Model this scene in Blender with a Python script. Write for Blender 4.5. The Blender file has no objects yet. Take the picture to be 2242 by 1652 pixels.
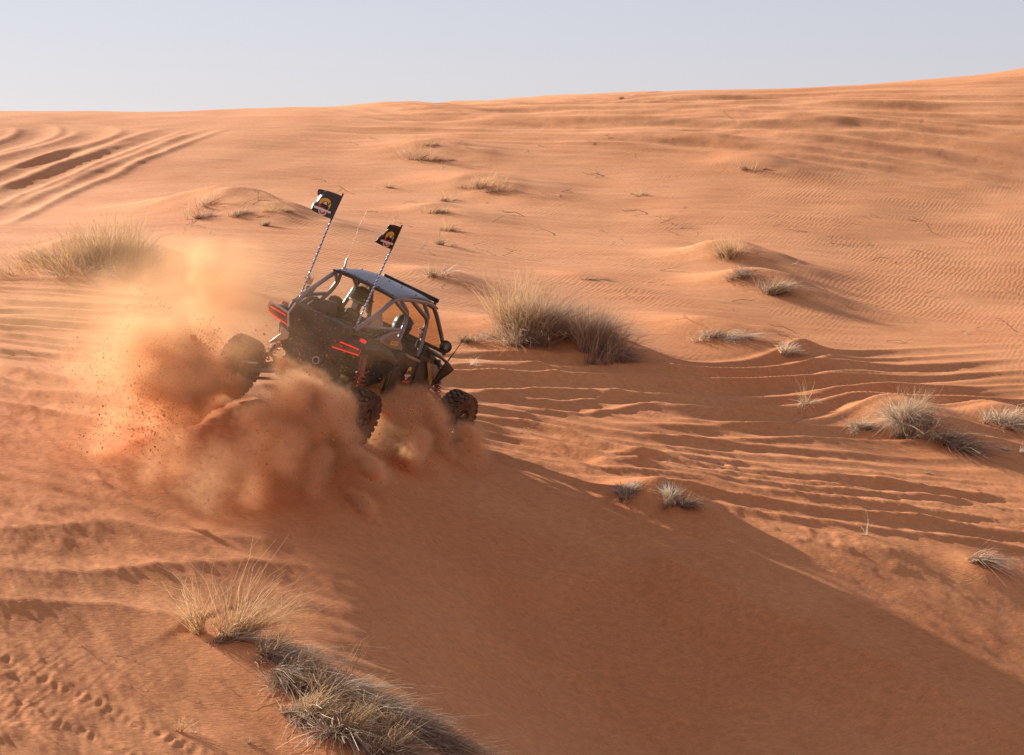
import bpy, bmesh, math, random
import numpy as np
from mathutils import Vector, Matrix, Euler

# ------------------------------------------------------------------ camera, sky, sun, exposure
SC = bpy.context.scene
COL = SC.collection
W0, H0, FPX = 2242.0, 1652.0, 5200.0          # long lens, picture 2242 units wide
PITCH = math.radians(4.13)
cam_d = bpy.data.cameras.new("camera")
cam = bpy.data.objects.new("camera", cam_d); COL.objects.link(cam)
cam_d.sensor_width = 36.0; cam_d.lens = 36.0*FPX/W0
cam_d.clip_start = 0.5; cam_d.clip_end = 6000
cam.location = (0, 0, 0); cam.rotation_euler = (math.pi/2-PITCH, 0, 0)
SC.camera = cam
SC.render.resolution_x = 1024; SC.render.resolution_y = 755

SUN_EL = math.radians(19.5)
SUN_H = Vector((-0.74, 0.67, 0)).normalized()
SUN_V = Vector((SUN_H.x*math.cos(SUN_EL), SUN_H.y*math.cos(SUN_EL), math.sin(SUN_EL)))
wd = bpy.data.worlds.new("World"); SC.world = wd; wd.use_nodes = True
nt = wd.node_tree; nt.nodes.clear()
sky = nt.nodes.new("ShaderNodeTexSky"); sky.sky_type = 'NISHITA'; sky.sun_disc = False
sky.sun_elevation = SUN_EL; sky.sun_rotation = math.atan2(SUN_V.x, SUN_V.y)
sky.air_density = 1.3; sky.dust_density = 0.2; sky.ozone_density = 2.5; sky.altitude = 200
hs = nt.nodes.new("ShaderNodeHueSaturation"); hs.inputs["Saturation"].default_value = 0.6
pale = nt.nodes.new("ShaderNodeMix"); pale.data_type = 'RGBA'                 # dusty air veils the whole sky evenly
pale.inputs[0].default_value = 0.45; pale.inputs[7].default_value = (5.4, 5.4, 6.8, 1)
bg = nt.nodes.new("ShaderNodeBackground"); bg.inputs[1].default_value = 0.05
wo = nt.nodes.new("ShaderNodeOutputWorld")
nt.links.new(sky.outputs[0], hs.inputs["Color"]); tn = nt.nodes.new("ShaderNodeMix"); tn.data_type = 'RGBA'; tn.blend_type = 'MULTIPLY'; tn.inputs[0].default_value = 1.0; tn.inputs[7].default_value = (.95, .90, 1.0, 1)
nt.links.new(hs.outputs[0], tn.inputs[6]); nt.links.new(tn.outputs[2], pale.inputs[6]); nt.links.new(pale.outputs[2], bg.inputs[0]); nt.links.new(bg.outputs[0], wo.inputs[0])
sl = bpy.data.lights.new("sun", 'SUN'); sl.energy = 5.0; sl.angle = math.radians(0.6); sl.color = (1.0, 0.93, 0.82)
so = bpy.data.objects.new("sun", sl); COL.objects.link(so)
so.rotation_euler = SUN_V.to_track_quat('Z', 'Y').to_euler(); so.location = (-30, 40, 30)
SC.view_settings.view_transform = 'Standard'; SC.view_settings.look = 'None'
SC.view_settings.exposure = 1.2; SC.view_settings.gamma = 1.0; SC.view_settings.use_curve_mapping = False
SC.render.engine = 'CYCLES'
SC.cycles.use_denoising = True
SC.cycles.max_bounces = 7; SC.cycles.diffuse_bounces = 3; SC.cycles.volume_bounces = 4; SC.cycles.transparent_max_bounces = 12

# ------------------------------------------------------------------ small helpers
def tag(o, label=None, cat=None, group=None, kind=None):
    if label: o["label"] = label
    if cat: o["category"] = cat
    if group: o["group"] = group
    if kind: o["kind"] = kind
    return o
def link(name, me, parent=None):
    o = bpy.data.objects.new(name, me); COL.objects.link(o)
    if parent is not None: o.parent = parent
    return o
def empty(name, loc=(0,0,0), parent=None):
    o = bpy.data.objects.new(name, None); COL.objects.link(o); o.location = loc
    o.empty_display_size = 0.1
    if parent is not None: o.parent = parent
    return o
def ray(px, py):
    a = (px-W0/2)/FPX; b = -(py-H0/2)/FPX
    return np.array([a, math.cos(PITCH)+b*math.sin(PITCH), -math.sin(PITCH)+b*math.cos(PITCH)])
def at(px, py, D):
    r = ray(px, py); return r*(D/r[1])
def project(P):
    P = np.asarray(P, float); c, s = math.cos(PITCH), math.sin(PITCH)
    d = P[...,1]*c-P[...,2]*s; u = P[...,1]*s+P[...,2]*c
    return np.stack([W0/2+FPX*P[...,0]/d, H0/2-FPX*u/d], -1)
def hash2(ix, iy, seed):
    h = (ix.astype(np.int64)*374761393 + iy.astype(np.int64)*668265263 + seed*1274126177) & 0xffffffff
    h = ((h ^ (h >> 13))*1274126177) & 0xffffffff
    return ((h ^ (h >> 16)) & 0xffffff)/float(0xffffff)*2-1
def vnoise(x, y, seed=0):
    ix = np.floor(x); iy = np.floor(y); fx = x-ix; fy = y-iy
    u = fx*fx*fx*(fx*(fx*6-15)+10); v = fy*fy*fy*(fy*(fy*6-15)+10)
    ix = ix.astype(np.int64); iy = iy.astype(np.int64)
    def gd(i, j, dx, dy):
        a = hash2(i, j, seed)*math.pi
        return np.cos(a)*dx+np.sin(a)*dy
    a = gd(ix, iy, fx, fy); b = gd(ix+1, iy, fx-1, fy); c = gd(ix, iy+1, fx, fy-1); d = gd(ix+1, iy+1, fx-1, fy-1)
    return (a*(1-u)+b*u)*(1-v)+(c*(1-u)+d*u)*v
def fbm(x, y, seed=0, oct=4, gain=0.5):
    r = 0; amp = 1; f = 1
    for i in range(oct):
        r = r+amp*vnoise(x*f, y*f, seed+i*17); amp *= gain; f *= 2.03
    return r
def sstep(a, b, x):
    t = np.clip((x-a)/(b-a), 0, 1); return t*t*(3-2*t)
# ------------------------------------------------------------------ pose of the buggy on the dune side
_y, _p, _r = math.radians(-20.578), math.radians(-4.966), math.radians(22.78)
VM = Matrix.Translation((-2.8348, 30.419, -2.6856)) @ Matrix.Rotation(_y, 4, 'Z') @ Matrix.Rotation(_p, 4, 'X') @ Matrix.Rotation(_r, 4, 'Y')
HUBS = [(.84, 0.0, .33), (-.96, 0.0, .27), (.92, 3.1, .38), (-.92, 3.1, .38)]
def VW(x, y, z): return np.array(VM @ Vector((x, y, z)))
# ------------------------------------------------------------------ dunes
CTRL = [
 # far crest of the big dune and the ground behind it
 (-400,249,92),(0,248,92),(700,240,92),(1250,215,93),(1650,200,94),(2242,155,96),(2640,130,97),
 # face of the big dune
 (-400,420,62),(0,400,66),(500,400,66),(1121,400,67),(1700,400,68),(2242,400,69),(2640,400,69),
 (0,520,51),(420,480,55),(800,520,53),(1121,550,54),(1700,540,57),(2242,560,58),(2640,560,58),
 (800,640,44.5),(1121,690,44.5),(1560,660,48),(1900,700,48),(2242,700,49),(2640,700,49),
 # valley with ruts
 (-400,600,42),(0,600,43),(300,620,42),(600,700,40),(0,750,36),(300,780,35.5),
 (1121,790,39),(1500,800,41),(1900,805,42.5),(2242,800,43.5),(2640,800,43.5),
 (1121,900,36.0),(1500,950,35.6),(1900,980,36.2),(2242,1000,36.8),(2640,1000,36.8),
 (-300,900,29.8),(0,900,30.2),
 # lip of the near dune
 (1121,1012,32.4),(1350,1060,31.8),(1600,1160,30.6),(1900,1200,30.2),(2110,1215,30.6),(2300,1330,29.4),
 # shaded face below the lip and the hollow
 (200,1010,28.5),(-300,1020,28.0),(700,1150,27.5),(1121,1200,29.2),(1500,1270,28.8),(1900,1370,28.06),(2242,1500,26.9),(2600,1600,26.4),(1900,1450,27.0),(2242,1610,25.6),
 (400,1150,26.9),(0,1160,26.2),(-300,1160,25.8),(800,1300,25.4),(1121,1420,26.5),(1121,1540,24.9),(1500,1500,26.7),(1900,1600,25.8),(2242,1720,24.8),(2600,1860,24.2),
 (1121,1652,23.1),(1500,1700,24.9),(1900,1800,24.0),
 # near left hill
 (0,1250,25.07),(380,1260,25.5),(700,1270,25.87),(0,1380,23.6),(300,1350,24.3),(440,1390,24.06),(640,1470,23.45),(800,1540,22.93),(1040,1650,22.1),
 (0,1500,22.4),(300,1500,22.7),(0,1652,21.0),(400,1652,21.4),(700,1652,21.7),(-400,1500,21.9),(-400,1652,20.6),
]
PTS = [at(*c) for c in CTRL]
PTS += [np.array(p, float) for p in [
 (-24,120,0.5),(0,120,0.8),(24,120,1.8),(-45,100,3.0),(50,100,4.0),
 (0.6,20.4,-5.9),(1.4,19.0,-6.4),(3.6,19.5,-6.5),(0.9,14,-7.3),(6,21,-6.6),(9,26,-6.3),(10,34,-4.2),(-9,30,-2.2),(-9,20,-4.9),(-8,14,-6.5),
 (-3,9,-8.0),(0.5,9,-8.2),(4,10,-8.2),(14,45,-1.2),(-14,45,-0.6),(20,68,1.4),(-20,68,1.2),
]]
PTS += [VW(.84,0,-.02), VW(.92,3.1,.02), VW(-.96,0,-.10), VW(-.92,3.1,.0), VW(0,0,-.04), VW(0,3.1,.02)]      # where the wheels stand
PTS = np.array(PTS)
def _tps_fit(P, lam=0.02):
    n = len(P); d2 = ((P[:,None,:2]-P[None,:,:2])**2).sum(-1)
    K = 0.5*d2*np.log(d2+1e-9)+lam*np.eye(n)*25
    A = np.zeros((n+3, n+3)); A[:n,:n] = K; A[:n,n] = 1; A[:n,n+1:] = P[:,:2]; A[n:,:n] = A[:n,n:].T
    b = np.zeros(n+3); b[:n] = P[:,2]
    return np.linalg.solve(A, b)
# the depth axis is squeezed so that the control points lie evenly
def _sq(Y): return 14.0*np.log(np.maximum(Y, 1.0)/10.0)+10.0
_Q = PTS.copy(); _Q[:,0] = PTS[:,0]/np.maximum(PTS[:,1],1)*22; _Q[:,1] = _sq(PTS[:,1])
_Wt = _tps_fit(_Q)
def base_z(X, Y):
    X = np.asarray(X, float); Y = np.asarray(Y, float); shp = X.shape
    yc = np.clip(Y.ravel(), 8, 124); x = np.clip(X.ravel()/yc*22, -9.5, 9.5); y = _sq(yc); n = len(_Q)
    r = _Wt[n]+_Wt[n+1]*x+_Wt[n+2]*y
    for i in range(n):
        d2 = (x-_Q[i,0])**2+(y-_Q[i,1])**2
        r = r+_Wt[i]*0.5*d2*np.log(d2+1e-9)
    return r.reshape(shp)
def hit_base(px, py):
    px = np.atleast_1d(np.asarray(px, float)); py = np.atleast_1d(np.asarray(py, float))
    R = np.stack([ray(a, b) for a, b in zip(px, py)]); R = R/R[:,1:2]
    D = np.exp(np.linspace(math.log(11), math.log(118), 700))
    Z = base_z(R[:,0:1]*D, np.broadcast_to(D, (len(R), len(D))))
    below = R[:,2:3]*D < Z
    i = np.where(below.any(1), below.argmax(1), len(D)-1); i = np.maximum(i, 1)
    out = []
    for k in range(len(R)):
        a, b = D[i[k]-1], D[i[k]]
        fa = R[k,2]*a-Z[k,i[k]-1]; fb = R[k,2]*b-Z[k,i[k]]
        t = np.clip(fa/(fa-fb+1e-9), 0, 1); d = a+(b-a)*t
        out.append((R[k,0]*d, d))
    return np.array(out)

def polyline(pix):
    p = np.array(pix, float); P = hit_base(p[:,0], p[:,1])
    # Catmull-Rom in world space
    Q = np.vstack([2*P[0]-P[1], P, 2*P[-1]-P[-2]]); out = []
    for i in range(1, len(Q)-2):
        for t in np.linspace(0, 1, 9)[:-1]:
            a, b, c, d = Q[i-1], Q[i], Q[i+1], Q[i+2]
            out.append(0.5*((2*b)+(-a+c)*t+(2*a-5*b+4*c-d)*t*t+(-a+3*b-3*c+d)*t**3))
    out.append(P[-1]); return np.array(out)
def sdist(X, Y, L):
    """signed distance to the polyline (positive to the right of its direction), and position along it 0..1"""
    best = np.full(X.shape, 1e9); sg = np.zeros(X.shape); al = np.zeros(X.shape); n = len(L)-1
    for i in range(n):
        ax, ay = L[i]; bx, by = L[i+1]; vx, vy = bx-ax, by-ay; l2 = vx*vx+vy*vy+1e-12
        t = np.clip(((X-ax)*vx+(Y-ay)*vy)/l2, 0, 1)
        dx = X-(ax+t*vx); dy = Y-(ay+t*vy); d2 = dx*dx+dy*dy; m = d2 < best
        best = np.where(m, d2, best); sg = np.where(m, np.sign(dx*vy-dy*vx), sg); al = np.where(m, (i+t)/n, al)
    return np.sqrt(best)*sg, al
Z3 = lambda pts, x0, y0, f: [(x0+f*a, y0+f*b) for a, b in pts]
mid = lambda pts: Z3(pts, 977, 703, .2818)
rgt = lambda pts: Z3(pts, 1132, 143, .495)
low = lambda pts: Z3(pts, 1251, 983, .442)
lef = lambda pts: Z3(pts, 0, 536, .2887)
upl = lambda pts: Z3(pts, 0, 226.5, .267)
# ruts: (image line, half width m, depth m, berm m)
RUTS = [
 ([(-60,332),(0,318),(45,304),(78,290),(84,279),(60,273),(20,271)], .34,.17,.10),
 ([(-60,372),(0,356),(70,338),(140,318),(195,300),(213,287),(198,278),(150,275)], .36,.18,.10),
 ([(-60,415),(0,396),(80,368),(160,340),(235,312),(300,288)], .32,.16,.10),
 ([(-60,462),(0,436),(100,396),(200,358),(290,322),(350,298),(392,284),(420,276)], .38,.19,.12),
 ([(-60,500),(0,474),(100,428),(200,386),(300,346),(390,308),(440,288),(470,276)], .30,.12,.12),
 (rgt([(-400,225),(0,205),(700,218),(1000,228),(1180,215),(1700,215),(1900,222),(2400,275)]), .7,.26,.10),
 (rgt([(-600,265),(0,262),(400,266),(700,270),(1000,287),(1400,297),(1750,328),(2000,347),(2400,410)]), .9,.42,.14),
 (rgt([(200,290),(900,318),(1100,352),(1500,405),(1900,447),(2400,540)]), .6,.22,.12),
 (rgt([(200,312),(800,362),(1200,412),(1700,490),(2400,635)]), .6,.24,.14),
 (rgt([(700,182),(1500,186),(2400,205)]), .6,.22,.08),
 (rgt([(1400,262),(1800,285),(2400,340)]), .6,.28,.10),
 (rgt([(1500,322),(1900,380),(2400,490)]), .6,.26,.10),
 (rgt([(0,170),(700,160),(1300,140),(2400,120)]), .5,.2,.08),
 (rgt([(1100,160),(1700,150),(2400,165)]), .5,.2,.08),
 (mid([(-100,262),(400,285),(700,312),(900,350),(1300,380),(1700,390),(2242,370),(2700,345),(3300,270),(4700,190)]), .34,.16,.08),
 (mid([(0,390),(300,375),(600,390),(900,380)]), .3,.10,.06),
 (mid([(-300,480),(0,480),(400,490),(700,478),(1000,495),(1400,530),(1900,570),(2400,560),(3000,500),(3600,470),(4700,430)]), .5,.30,.13),
 (mid([(250,605),(700,670),(1000,690),(1300,650),(1700,590)]), .34,.12,.06),
 (mid([(-100,640),(200,692),(600,765),(1000,850),(1500,930),(2242,1000),(3000,1060),(4700,1150)]), .34,.15,.08),
 (mid([(0,700),(300,770),(700,870),(1000,950),(1500,1060),(2242,1180),(3200,1280),(4700,1400)]), .34,.17,.09),
 (mid([(0,850),(250,880),(600,945),(1000,1050),(1300,1150)]), .3,.15,.07),
 (mid([(1500,420),(1900,470),(2300,450),(2900,430),(3500,400),(4700,330)]), .4,.2,.1),
 (mid([(1900,640),(2500,650),(3200,600),(4700,560)]), .45,.2,.1),
 (mid([(1600,700),(2300,760),(3100,700),(4700,660)]), .45,.2,.1),
 (mid([(1300,840),(2000,880),(2900,880),(3600,930),(4700,1000)]), .4,.16,.08),
 (low([(0,30),(500,55),(1000,110),(1600,190),(2400,300)]), .3,.13,.07),
 (low([(0,110),(500,150),(900,215),(1500,290),(2400,420)]), .3,.13,.07),
 (low([(200,200),(600,230),(1000,300),(1500,360),(2000,420),(2500,500)]), .34,.12,.08),
 (lef([(-300,255),(0,272),(300,282),(700,310),(950,355)]), .22,.11,.05),
 (lef([(-300,310),(0,332),(500,362),(900,402),(1200,440)]), .24,.12,.05),
 (lef([(-300,400),(0,440),(400,462),(800,482),(1400,520)]), .34,.18,.07),
 (lef([(-200,520),(200,520),(700,545),(1300,560)]), .3,.10,.06),
 (lef([(-300,570),(0,600),(500,625),(1000,645),(1400,670)]), .4,.18,.08),
 (lef([(-300,650),(0,700),(400,745),(1000,800),(1400,830)]), .34,.14,.07),
 (lef([(-300,800),(0,830),(300,850),(600,885),(1100,950),(1500,1010)]), .34,.15,.08),
 (lef([(-300,900),(0,980),(400,1050),(1000,1150),(1400,1240)]), .38,.2,.1),
 (lef([(-300,1050),(0,1130),(500,1210),(1000,1300),(1400,1380)]), .34,.14,.08),
]
# crests with a sharp slip face on their right-hand side: (line, height m, run m)
LIPS = [
 ([(1045,985),(1121,1006),(1230,1030),(1350,1062),(1450,1102),(1600,1158),(1750,1185),(1900,1200),(2000,1205),(2110,1228),(2200,1272),(2330,1330),(2600,1420)], .03, .9, .02),
 ([(1400,1200),(1560,1290),(1750,1385),(1950,1480),(2150,1580),(2350,1690),(2600,1820)], .16, .9, .16),
]
# raised lit ridges without a slip face: (line, height, half width)
RIDGES = [
 ([(-60,1250),(0,1253),(173,1262),(276,1257),(380,1247),(518,1244),(657,1253),(775,1268),(1000,1310),(1200,1370)], .07, .5),
 ([(-60,1322),(0,1322),(120,1326),(250,1338),(380,1360),(440,1380)], .05, .35),
 ([(900,1370),(1100,1400),(1300,1470),(1500,1560)], .06, .45),
 ([(-60,1180),(200,1150),(420,1180),(640,1200)], .05, .45),
]
# sand mounds trapped by grass: (px, py, rx m, ry m, height m)
MOUNDS = [(220,575,1.9,1.5,.62),(1180,742,1.7,1.2,.46),(1310,768,.9,.8,.18),(500,468,2.6,1.4,.8),(1600,570,1.4,1.2,.6),(1665,635,1.4,1.0,.6),
 (1990,930,1.3,.9,.5),(2200,930,1.0,.8,.4),(1400,1085,.5,.4,.18),(1465,1100,.5,.4,.16),(1560,735,1.6,.9,.4),(1710,765,.7,.5,.2),
 (480,1388,.6,.5,.08),(620,1470,.55,.5,.16),(800,1560,.7,.6,.16),(2150,1255,.5,.35,.14),(950,325,2.0,1.6,.4),(1060,405,2.0,1.5,.4),(960,460,1.4,1.2,.3),(960,610,1.0,.8,.22),(1650,370,1.4,1.0,.3),(1280,610,1.0,.5,.16)]
GUIDES = [
 (mid([(-300,640),(200,760),(700,860),(1200,950),(2242,1090),(3000,1160),(5000,1270)]), 3.2, .30, .045),
 (mid([(-300,430),(300,430),(900,450),(1500,500),(2242,520),(3200,480),(5000,380)]), 2.4, .34, .042),
 (rgt([(-900,235),(0,235),(900,250),(1500,290),(2000,340),(2600,420)]), 9.0, 1.1, .13),
 (rgt([(-900,170),(0,170),(900,170),(1500,160),(2600,150)]), 8.0, 1.2, .12),
 ([(1180,1050),(1400,1150),(1700,1290),(2000,1430),(2400,1610)], 2.6, .34, .034),
 ([(620,1320),(900,1400),(1200,1500),(1600,1640)], 1.8, .42, .05),
 ([(-60,1030),(200,1090),(450,1170),(700,1260)], 1.9, .34, .030),
 (lef([(-400,600),(0,640),(500,690),(1000,760),(1500,840)]), 4.2, .36, .042),
]
WIND = np.array([0.64, -0.77])                 # the wind blows from behind left, like the light
def terrain_arrays():
    az_f = np.radians(np.linspace(-13.6, 13.6, 860))
    left = np.radians(-180+np.arange(40)/40*166.4); right = -left[1:][::-1]
    az = np.concatenate([left, az_f, right])
    r = np.concatenate([[0.6, 2, 4, 6, 8, 10], np.exp(np.linspace(math.log(11.5), math.log(108), 1080)), [112, 118, 126, 140, 170, 230, 340, 600, 1200, 2600]])
    A, Rr = np.meshgrid(az, r)
    return az, r, np.sin(A)*Rr, np.cos(A)*Rr
RNG = np.random.default_rng(7)
def detail(X, Y, Zb):
    """height added to the smooth dunes; plus masks for the material"""
    dz = np.zeros_like(X); rip = np.ones_like(X); rough = np.zeros_like(X)
    D = np.maximum(Y, 5)
    front = (Y > 8) & (np.abs(X) < Y*0.3)
    # large soft undulation
    dz += 0.22*fbm(X/13, Y/17, 3, 2)*sstep(40, 60, D)
    dz += (0.03+.04*sstep(44, 56, D))*fbm(X/3.6+5, Y/4.8, 11, 2)
    # mounds
    for (px, py, rx, ry, h), p in zip(MOUNDS, hit_base([m[0] for m in MOUNDS], [m[1] for m in MOUNDS])):
        u = X-p[0]; v = Y-p[1]
        a = u*WIND[0]+v*WIND[1]; b = -u*WIND[1]+v*WIND[0]
        a = np.where(a > 0, a*0.62, a*1.1)                      # drawn-out tail down wind
        q = np.exp(-(a/rx)**2-(b/ry)**2)
        dz += .8*h*q*(1+0.2*vnoise(X*1.1, Y*1.1, 5))
        rip = rip*(1-0.7*q)
    # lips
    for pix, h, run, bh in LIPS:
        L = polyline(pix); lo = L.min(0)-5; hi = L.max(0)+5
        m = front & (X > lo[0]) & (X < hi[0]) & (Y > lo[1]) & (Y < hi[1])
        s, al = sdist(X[m], Y[m], L)
        s = s+0.10*vnoise(X[m]*1.3, Y[m]*1.3, 31)+0.05*vnoise(X[m]*5, Y[m]*5, 33)
        fade = sstep(0, .08, al)*sstep(1, .97, al)
        face = np.where(s > 0, -h*sstep(0, run, s)*sstep(5, 1.5, s), 0)
        brow = bh*np.clip(1+s/1.7, 0, 1)*(s <= 0)+bh*np.exp(-np.maximum(s, 0)/0.35)*(s > 0)
        dz[m] += fade*(face+brow); rip[m] *= 1-fade*sstep(-1.2, -.1, s)*sstep(4, 2, s)
    for pix, h, w in RIDGES:
        L = polyline(pix); lo = L.min(0)-3; hi = L.max(0)+3
        m = front & (X > lo[0]) & (X < hi[0]) & (Y > lo[1]) & (Y < hi[1])
        s, al = sdist(X[m], Y[m], L)
        s = s+0.12*vnoise(X[m]*1.1, Y[m]*1.1, 41)
        dz[m] += h*np.exp(-np.abs(s)/w)*sstep(0, .06, al)*sstep(1, .9, al)
    # ruts
    for k, (pix, w, dep, berm) in enumerate(RUTS):
        L = polyline(pix); lo = L.min(0)-4*w-1; hi = L.max(0)+4*w+1
        m = front & (X > lo[0]) & (X < hi[0]) & (Y > lo[1]) & (Y < hi[1])
        x, y = X[m], Y[m]
        s, al = sdist(x, y, L)
        s = s+0.35*w*vnoise(x*.10/w, y*.10/w, 50+k)+0.05*w*vnoise(x*.9/w, y*.9/w, 90+k)
        nf = .3 if y.mean() > 48 else .7
        w = w*(1.25 if nf < .5 else .62)
        w2 = w*(1+nf*0.3*vnoise(x*.35, y*.35, 130+k)); fs = np.clip(y/38, .5, 2.2); d2 = (.22 if y.mean() < 48 else .25)*dep*(1+nf*0.3*vnoise(x*.3/fs, y*.3/fs, 170+k))
        a = np.abs(s)/w2
        fade = sstep(0, .16, al)*sstep(1, .84 if y.mean() < 48 else .55, al)
        prof = -d2*np.exp(-a**2*1.3)+.55*berm*(1+nf*.5*vnoise(x*.5, y*.5, 210+k))*np.exp(-((a-1.6)/.5)**2)
        dz[m] += fade*prof
        q = fade*np.exp(-(a/2.2)**2); rip[m] *= 1-q; rough[m] = np.maximum(rough[m], q)
    # bundles of fine furrows that follow the wheel lines
    for k, (pix, rng_, wl, amp) in enumerate(GUIDES):
        L = polyline(pix); lo = L.min(0)-rng_; hi = L.max(0)+rng_
        m = front & (X > lo[0]) & (X < hi[0]) & (Y > lo[1]) & (Y < hi[1])
        x, y = X[m], Y[m]; s, al = sdist(x, y, L); ln = np.hypot(*(L[1:]-L[:-1]).T).sum()
        s = s+wl*.35*vnoise(x*.10/wl, y*.12/wl, 611+k)
        f = fbm(s/wl, al*ln/(wl*42), 600+k, 2, .5)
        fade = sstep(rng_, rng_*.55, np.abs(s))*sstep(0, .1, al)*sstep(1, .9, al)*np.clip(.85+.6*vnoise(x*.15, y*.15, 640+k), 0, 1)
        dz[m] += amp*fade*f; rip[m] *= 1-.9*fade; rough[m] = np.maximum(rough[m], .6*fade)
    # fresh trenches dug by the wheels
    for k, hb in enumerate(HUBS):
        L = np.array([VW(hb[0], hb[1]+.35-t, -.05)[:2] for t in np.linspace(0, 3.0, 12)])
        m = front & (X > L[:,0].min()-1) & (X < L[:,0].max()+1) & (Y > L[:,1].min()-1) & (Y < L[:,1].max()+1)
        s, al = sdist(X[m], Y[m], L); a = np.abs(s)/(.17*(1+.3*vnoise(X[m]*1.3, Y[m]*1.3, 700+k))); fade = sstep(0, .06, al)*sstep(1, .3, al)
        dz[m] += fade*(-.05*np.exp(-a**2)+.02*np.exp(-((a-1.7)/.6)**2)*(1+.8*vnoise(X[m]*4, Y[m]*4, 720+k)))
    # animal footprints crossing the near corner
    for (p0, p1, n_) in (((-40,1418),(470,1670),46),((-40,1500),(360,1690),40)):
        for k, p in enumerate(hit_base(np.linspace(p0[0],p1[0],n_), np.linspace(p0[1],p1[1],n_))):
            m = (np.abs(X-p[0]) < .3) & (np.abs(Y-p[1]) < .3); q = ((X[m]-p[0]-.05*(-1)**k-RNG.normal(0,.02))/RNG.uniform(.03,.055))**2+((Y[m]-p[1])/.075)**2
            rk = RNG.uniform(.1,1.2); dz[m] += rk*(-.007)*np.exp(-q)+rk*.003*np.exp(-(np.sqrt(q)-1.6)**2*4)
    # streaks drawn out by the wind, lumps in them
    a = X*WIND[0]+Y*WIND[1]; b = -X*WIND[1]+Y*WIND[0]
    near = sstep(41, 33, D)
    churn = np.clip(0.55+1.6*fbm(X/4.2, Y/4.2, 301, 2), 0, 1)
    st = fbm(a*.55, b*2.4, 320, 3); lump = fbm(a*1.7, b*5.2, 340, 3); fine = fbm(a*4.5, b*11, 360, 2)
    mot = np.clip(fbm(X/2.1+3, Y/2.1, 351, 2)*2.2-.25, 0, 1); pock = np.clip(fbm(a*2.6, b*5.5, 355, 2)*1.8, 0, 1)
    dz += near*mot*.026*pock
    dz += near*(0.028*st+churn*(0.016*lump+0.006*fine))
    dz += sstep(30, 45, D)*0.012*fbm(X*.8, Y*2.2, 380, 2)
    # trodden lumps along the ruts
    dz += rough*(0.010*fbm(X*2.6, Y*2.6, 401, 2))
    # the hard smooth face under the lip
    rip = rip*(1-0.9*near)
    # little ripples of the lower left corner
    e = hit_base([120], [1540])[0]
    q = np.exp(-((X-e[0])/1.0)**2-((Y-e[1])/1.2)**2)
    rip = np.maximum(rip, 0.8*q)
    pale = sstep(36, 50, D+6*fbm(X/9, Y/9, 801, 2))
    return dz, rip, rough, pale
def build_terrain():
    az, r, X, Y = terrain_arrays()
    Zb = base_z(X, Y)
    far = sstep(118, 400, np.hypot(X, Y)); Zb = Zb*(1-far)+(-4.0)*far
    behind = sstep(8, -4, Y); Zb = Zb*(1-behind)+(-8.0)*behind
    # wide dunes outside the view
    out = sstep(.30, .5, np.abs(X)/np.maximum(np.abs(Y), 1))*sstep(10, 30, np.hypot(X, Y))*(1-far)
    Zb = Zb+out*(1.2*fbm(X/24, Y/24, 77, 3))
    dz, rip, rough, pale = detail(X, Y, Zb)
    dz = dz*sstep(0, 9, np.hypot(X, Y))*(1-far)
    Zt = Zb+dz
    nr, na = X.shape
    co = np.stack([X, Y, Zt], -1).reshape(-1, 3)
    i, j = np.meshgrid(np.arange(nr-1), np.arange(na), indexing='ij'); j2 = (j+1) % na
    q = np.stack([i*na+j, i*na+j2, (i+1)*na+j2, (i+1)*na+j], -1).reshape(-1, 4)[:, ::-1]
    me = bpy.data.meshes.new("desert_ground")
    me.vertices.add(len(co)); me.vertices.foreach_set("co", co.astype(np.float32).ravel())
    me.loops.add(q.size); me.loops.foreach_set("vertex_index", q.astype(np.int32).ravel())
    me.polygons.add(len(q)); me.polygons.foreach_set("loop_start", np.arange(0, q.size, 4, dtype=np.int32))
    me.polygons.foreach_set("use_smooth", np.ones(len(q), bool))
    me.update(calc_edges=True)
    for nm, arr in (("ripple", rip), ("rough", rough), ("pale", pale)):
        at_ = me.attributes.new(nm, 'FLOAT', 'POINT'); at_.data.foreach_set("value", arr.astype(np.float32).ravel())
    o = link("desert_ground", me); tag(o, "rust orange sand dunes with wheel ruts and wind ripples", "sand", kind="structure")
    return o, (az, r, Zt)
ground, _TG = build_terrain()
_az, _r, _Z = _TG
def ground_z(X, Y):
    X = np.asarray(X, float); Y = np.asarray(Y, float)
    a = np.arctan2(X, Y); rr = np.hypot(X, Y)
    i = np.clip(np.searchsorted(_r, rr)-1, 0, len(_r)-2); j = np.clip(np.searchsorted(_az, a)-1, 0, len(_az)-2)
    t = np.clip((rr-_r[i])/(_r[i+1]-_r[i]), 0, 1); u = np.clip((a-_az[j])/(_az[j+1]-_az[j]), 0, 1)
    return (_Z[i,j]*(1-t)+_Z[i+1,j]*t)*(1-u)+(_Z[i,j+1]*(1-t)+_Z[i+1,j+1]*t)*u
def hit(px, py):
    """the point of the finished ground that a picture position shows"""
    R = ray(px, py); R = R/R[1]
    D = np.exp(np.linspace(math.log(11.6), math.log(107), 4000))
    Z = ground_z(R[0]*D, D); b = np.nonzero(R[2]*D < Z)[0]
    d = D[b[0]] if len(b) else 95.0
    return Vector((R[0]*d, d, float(ground_z(R[0]*d, d))))

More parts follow.
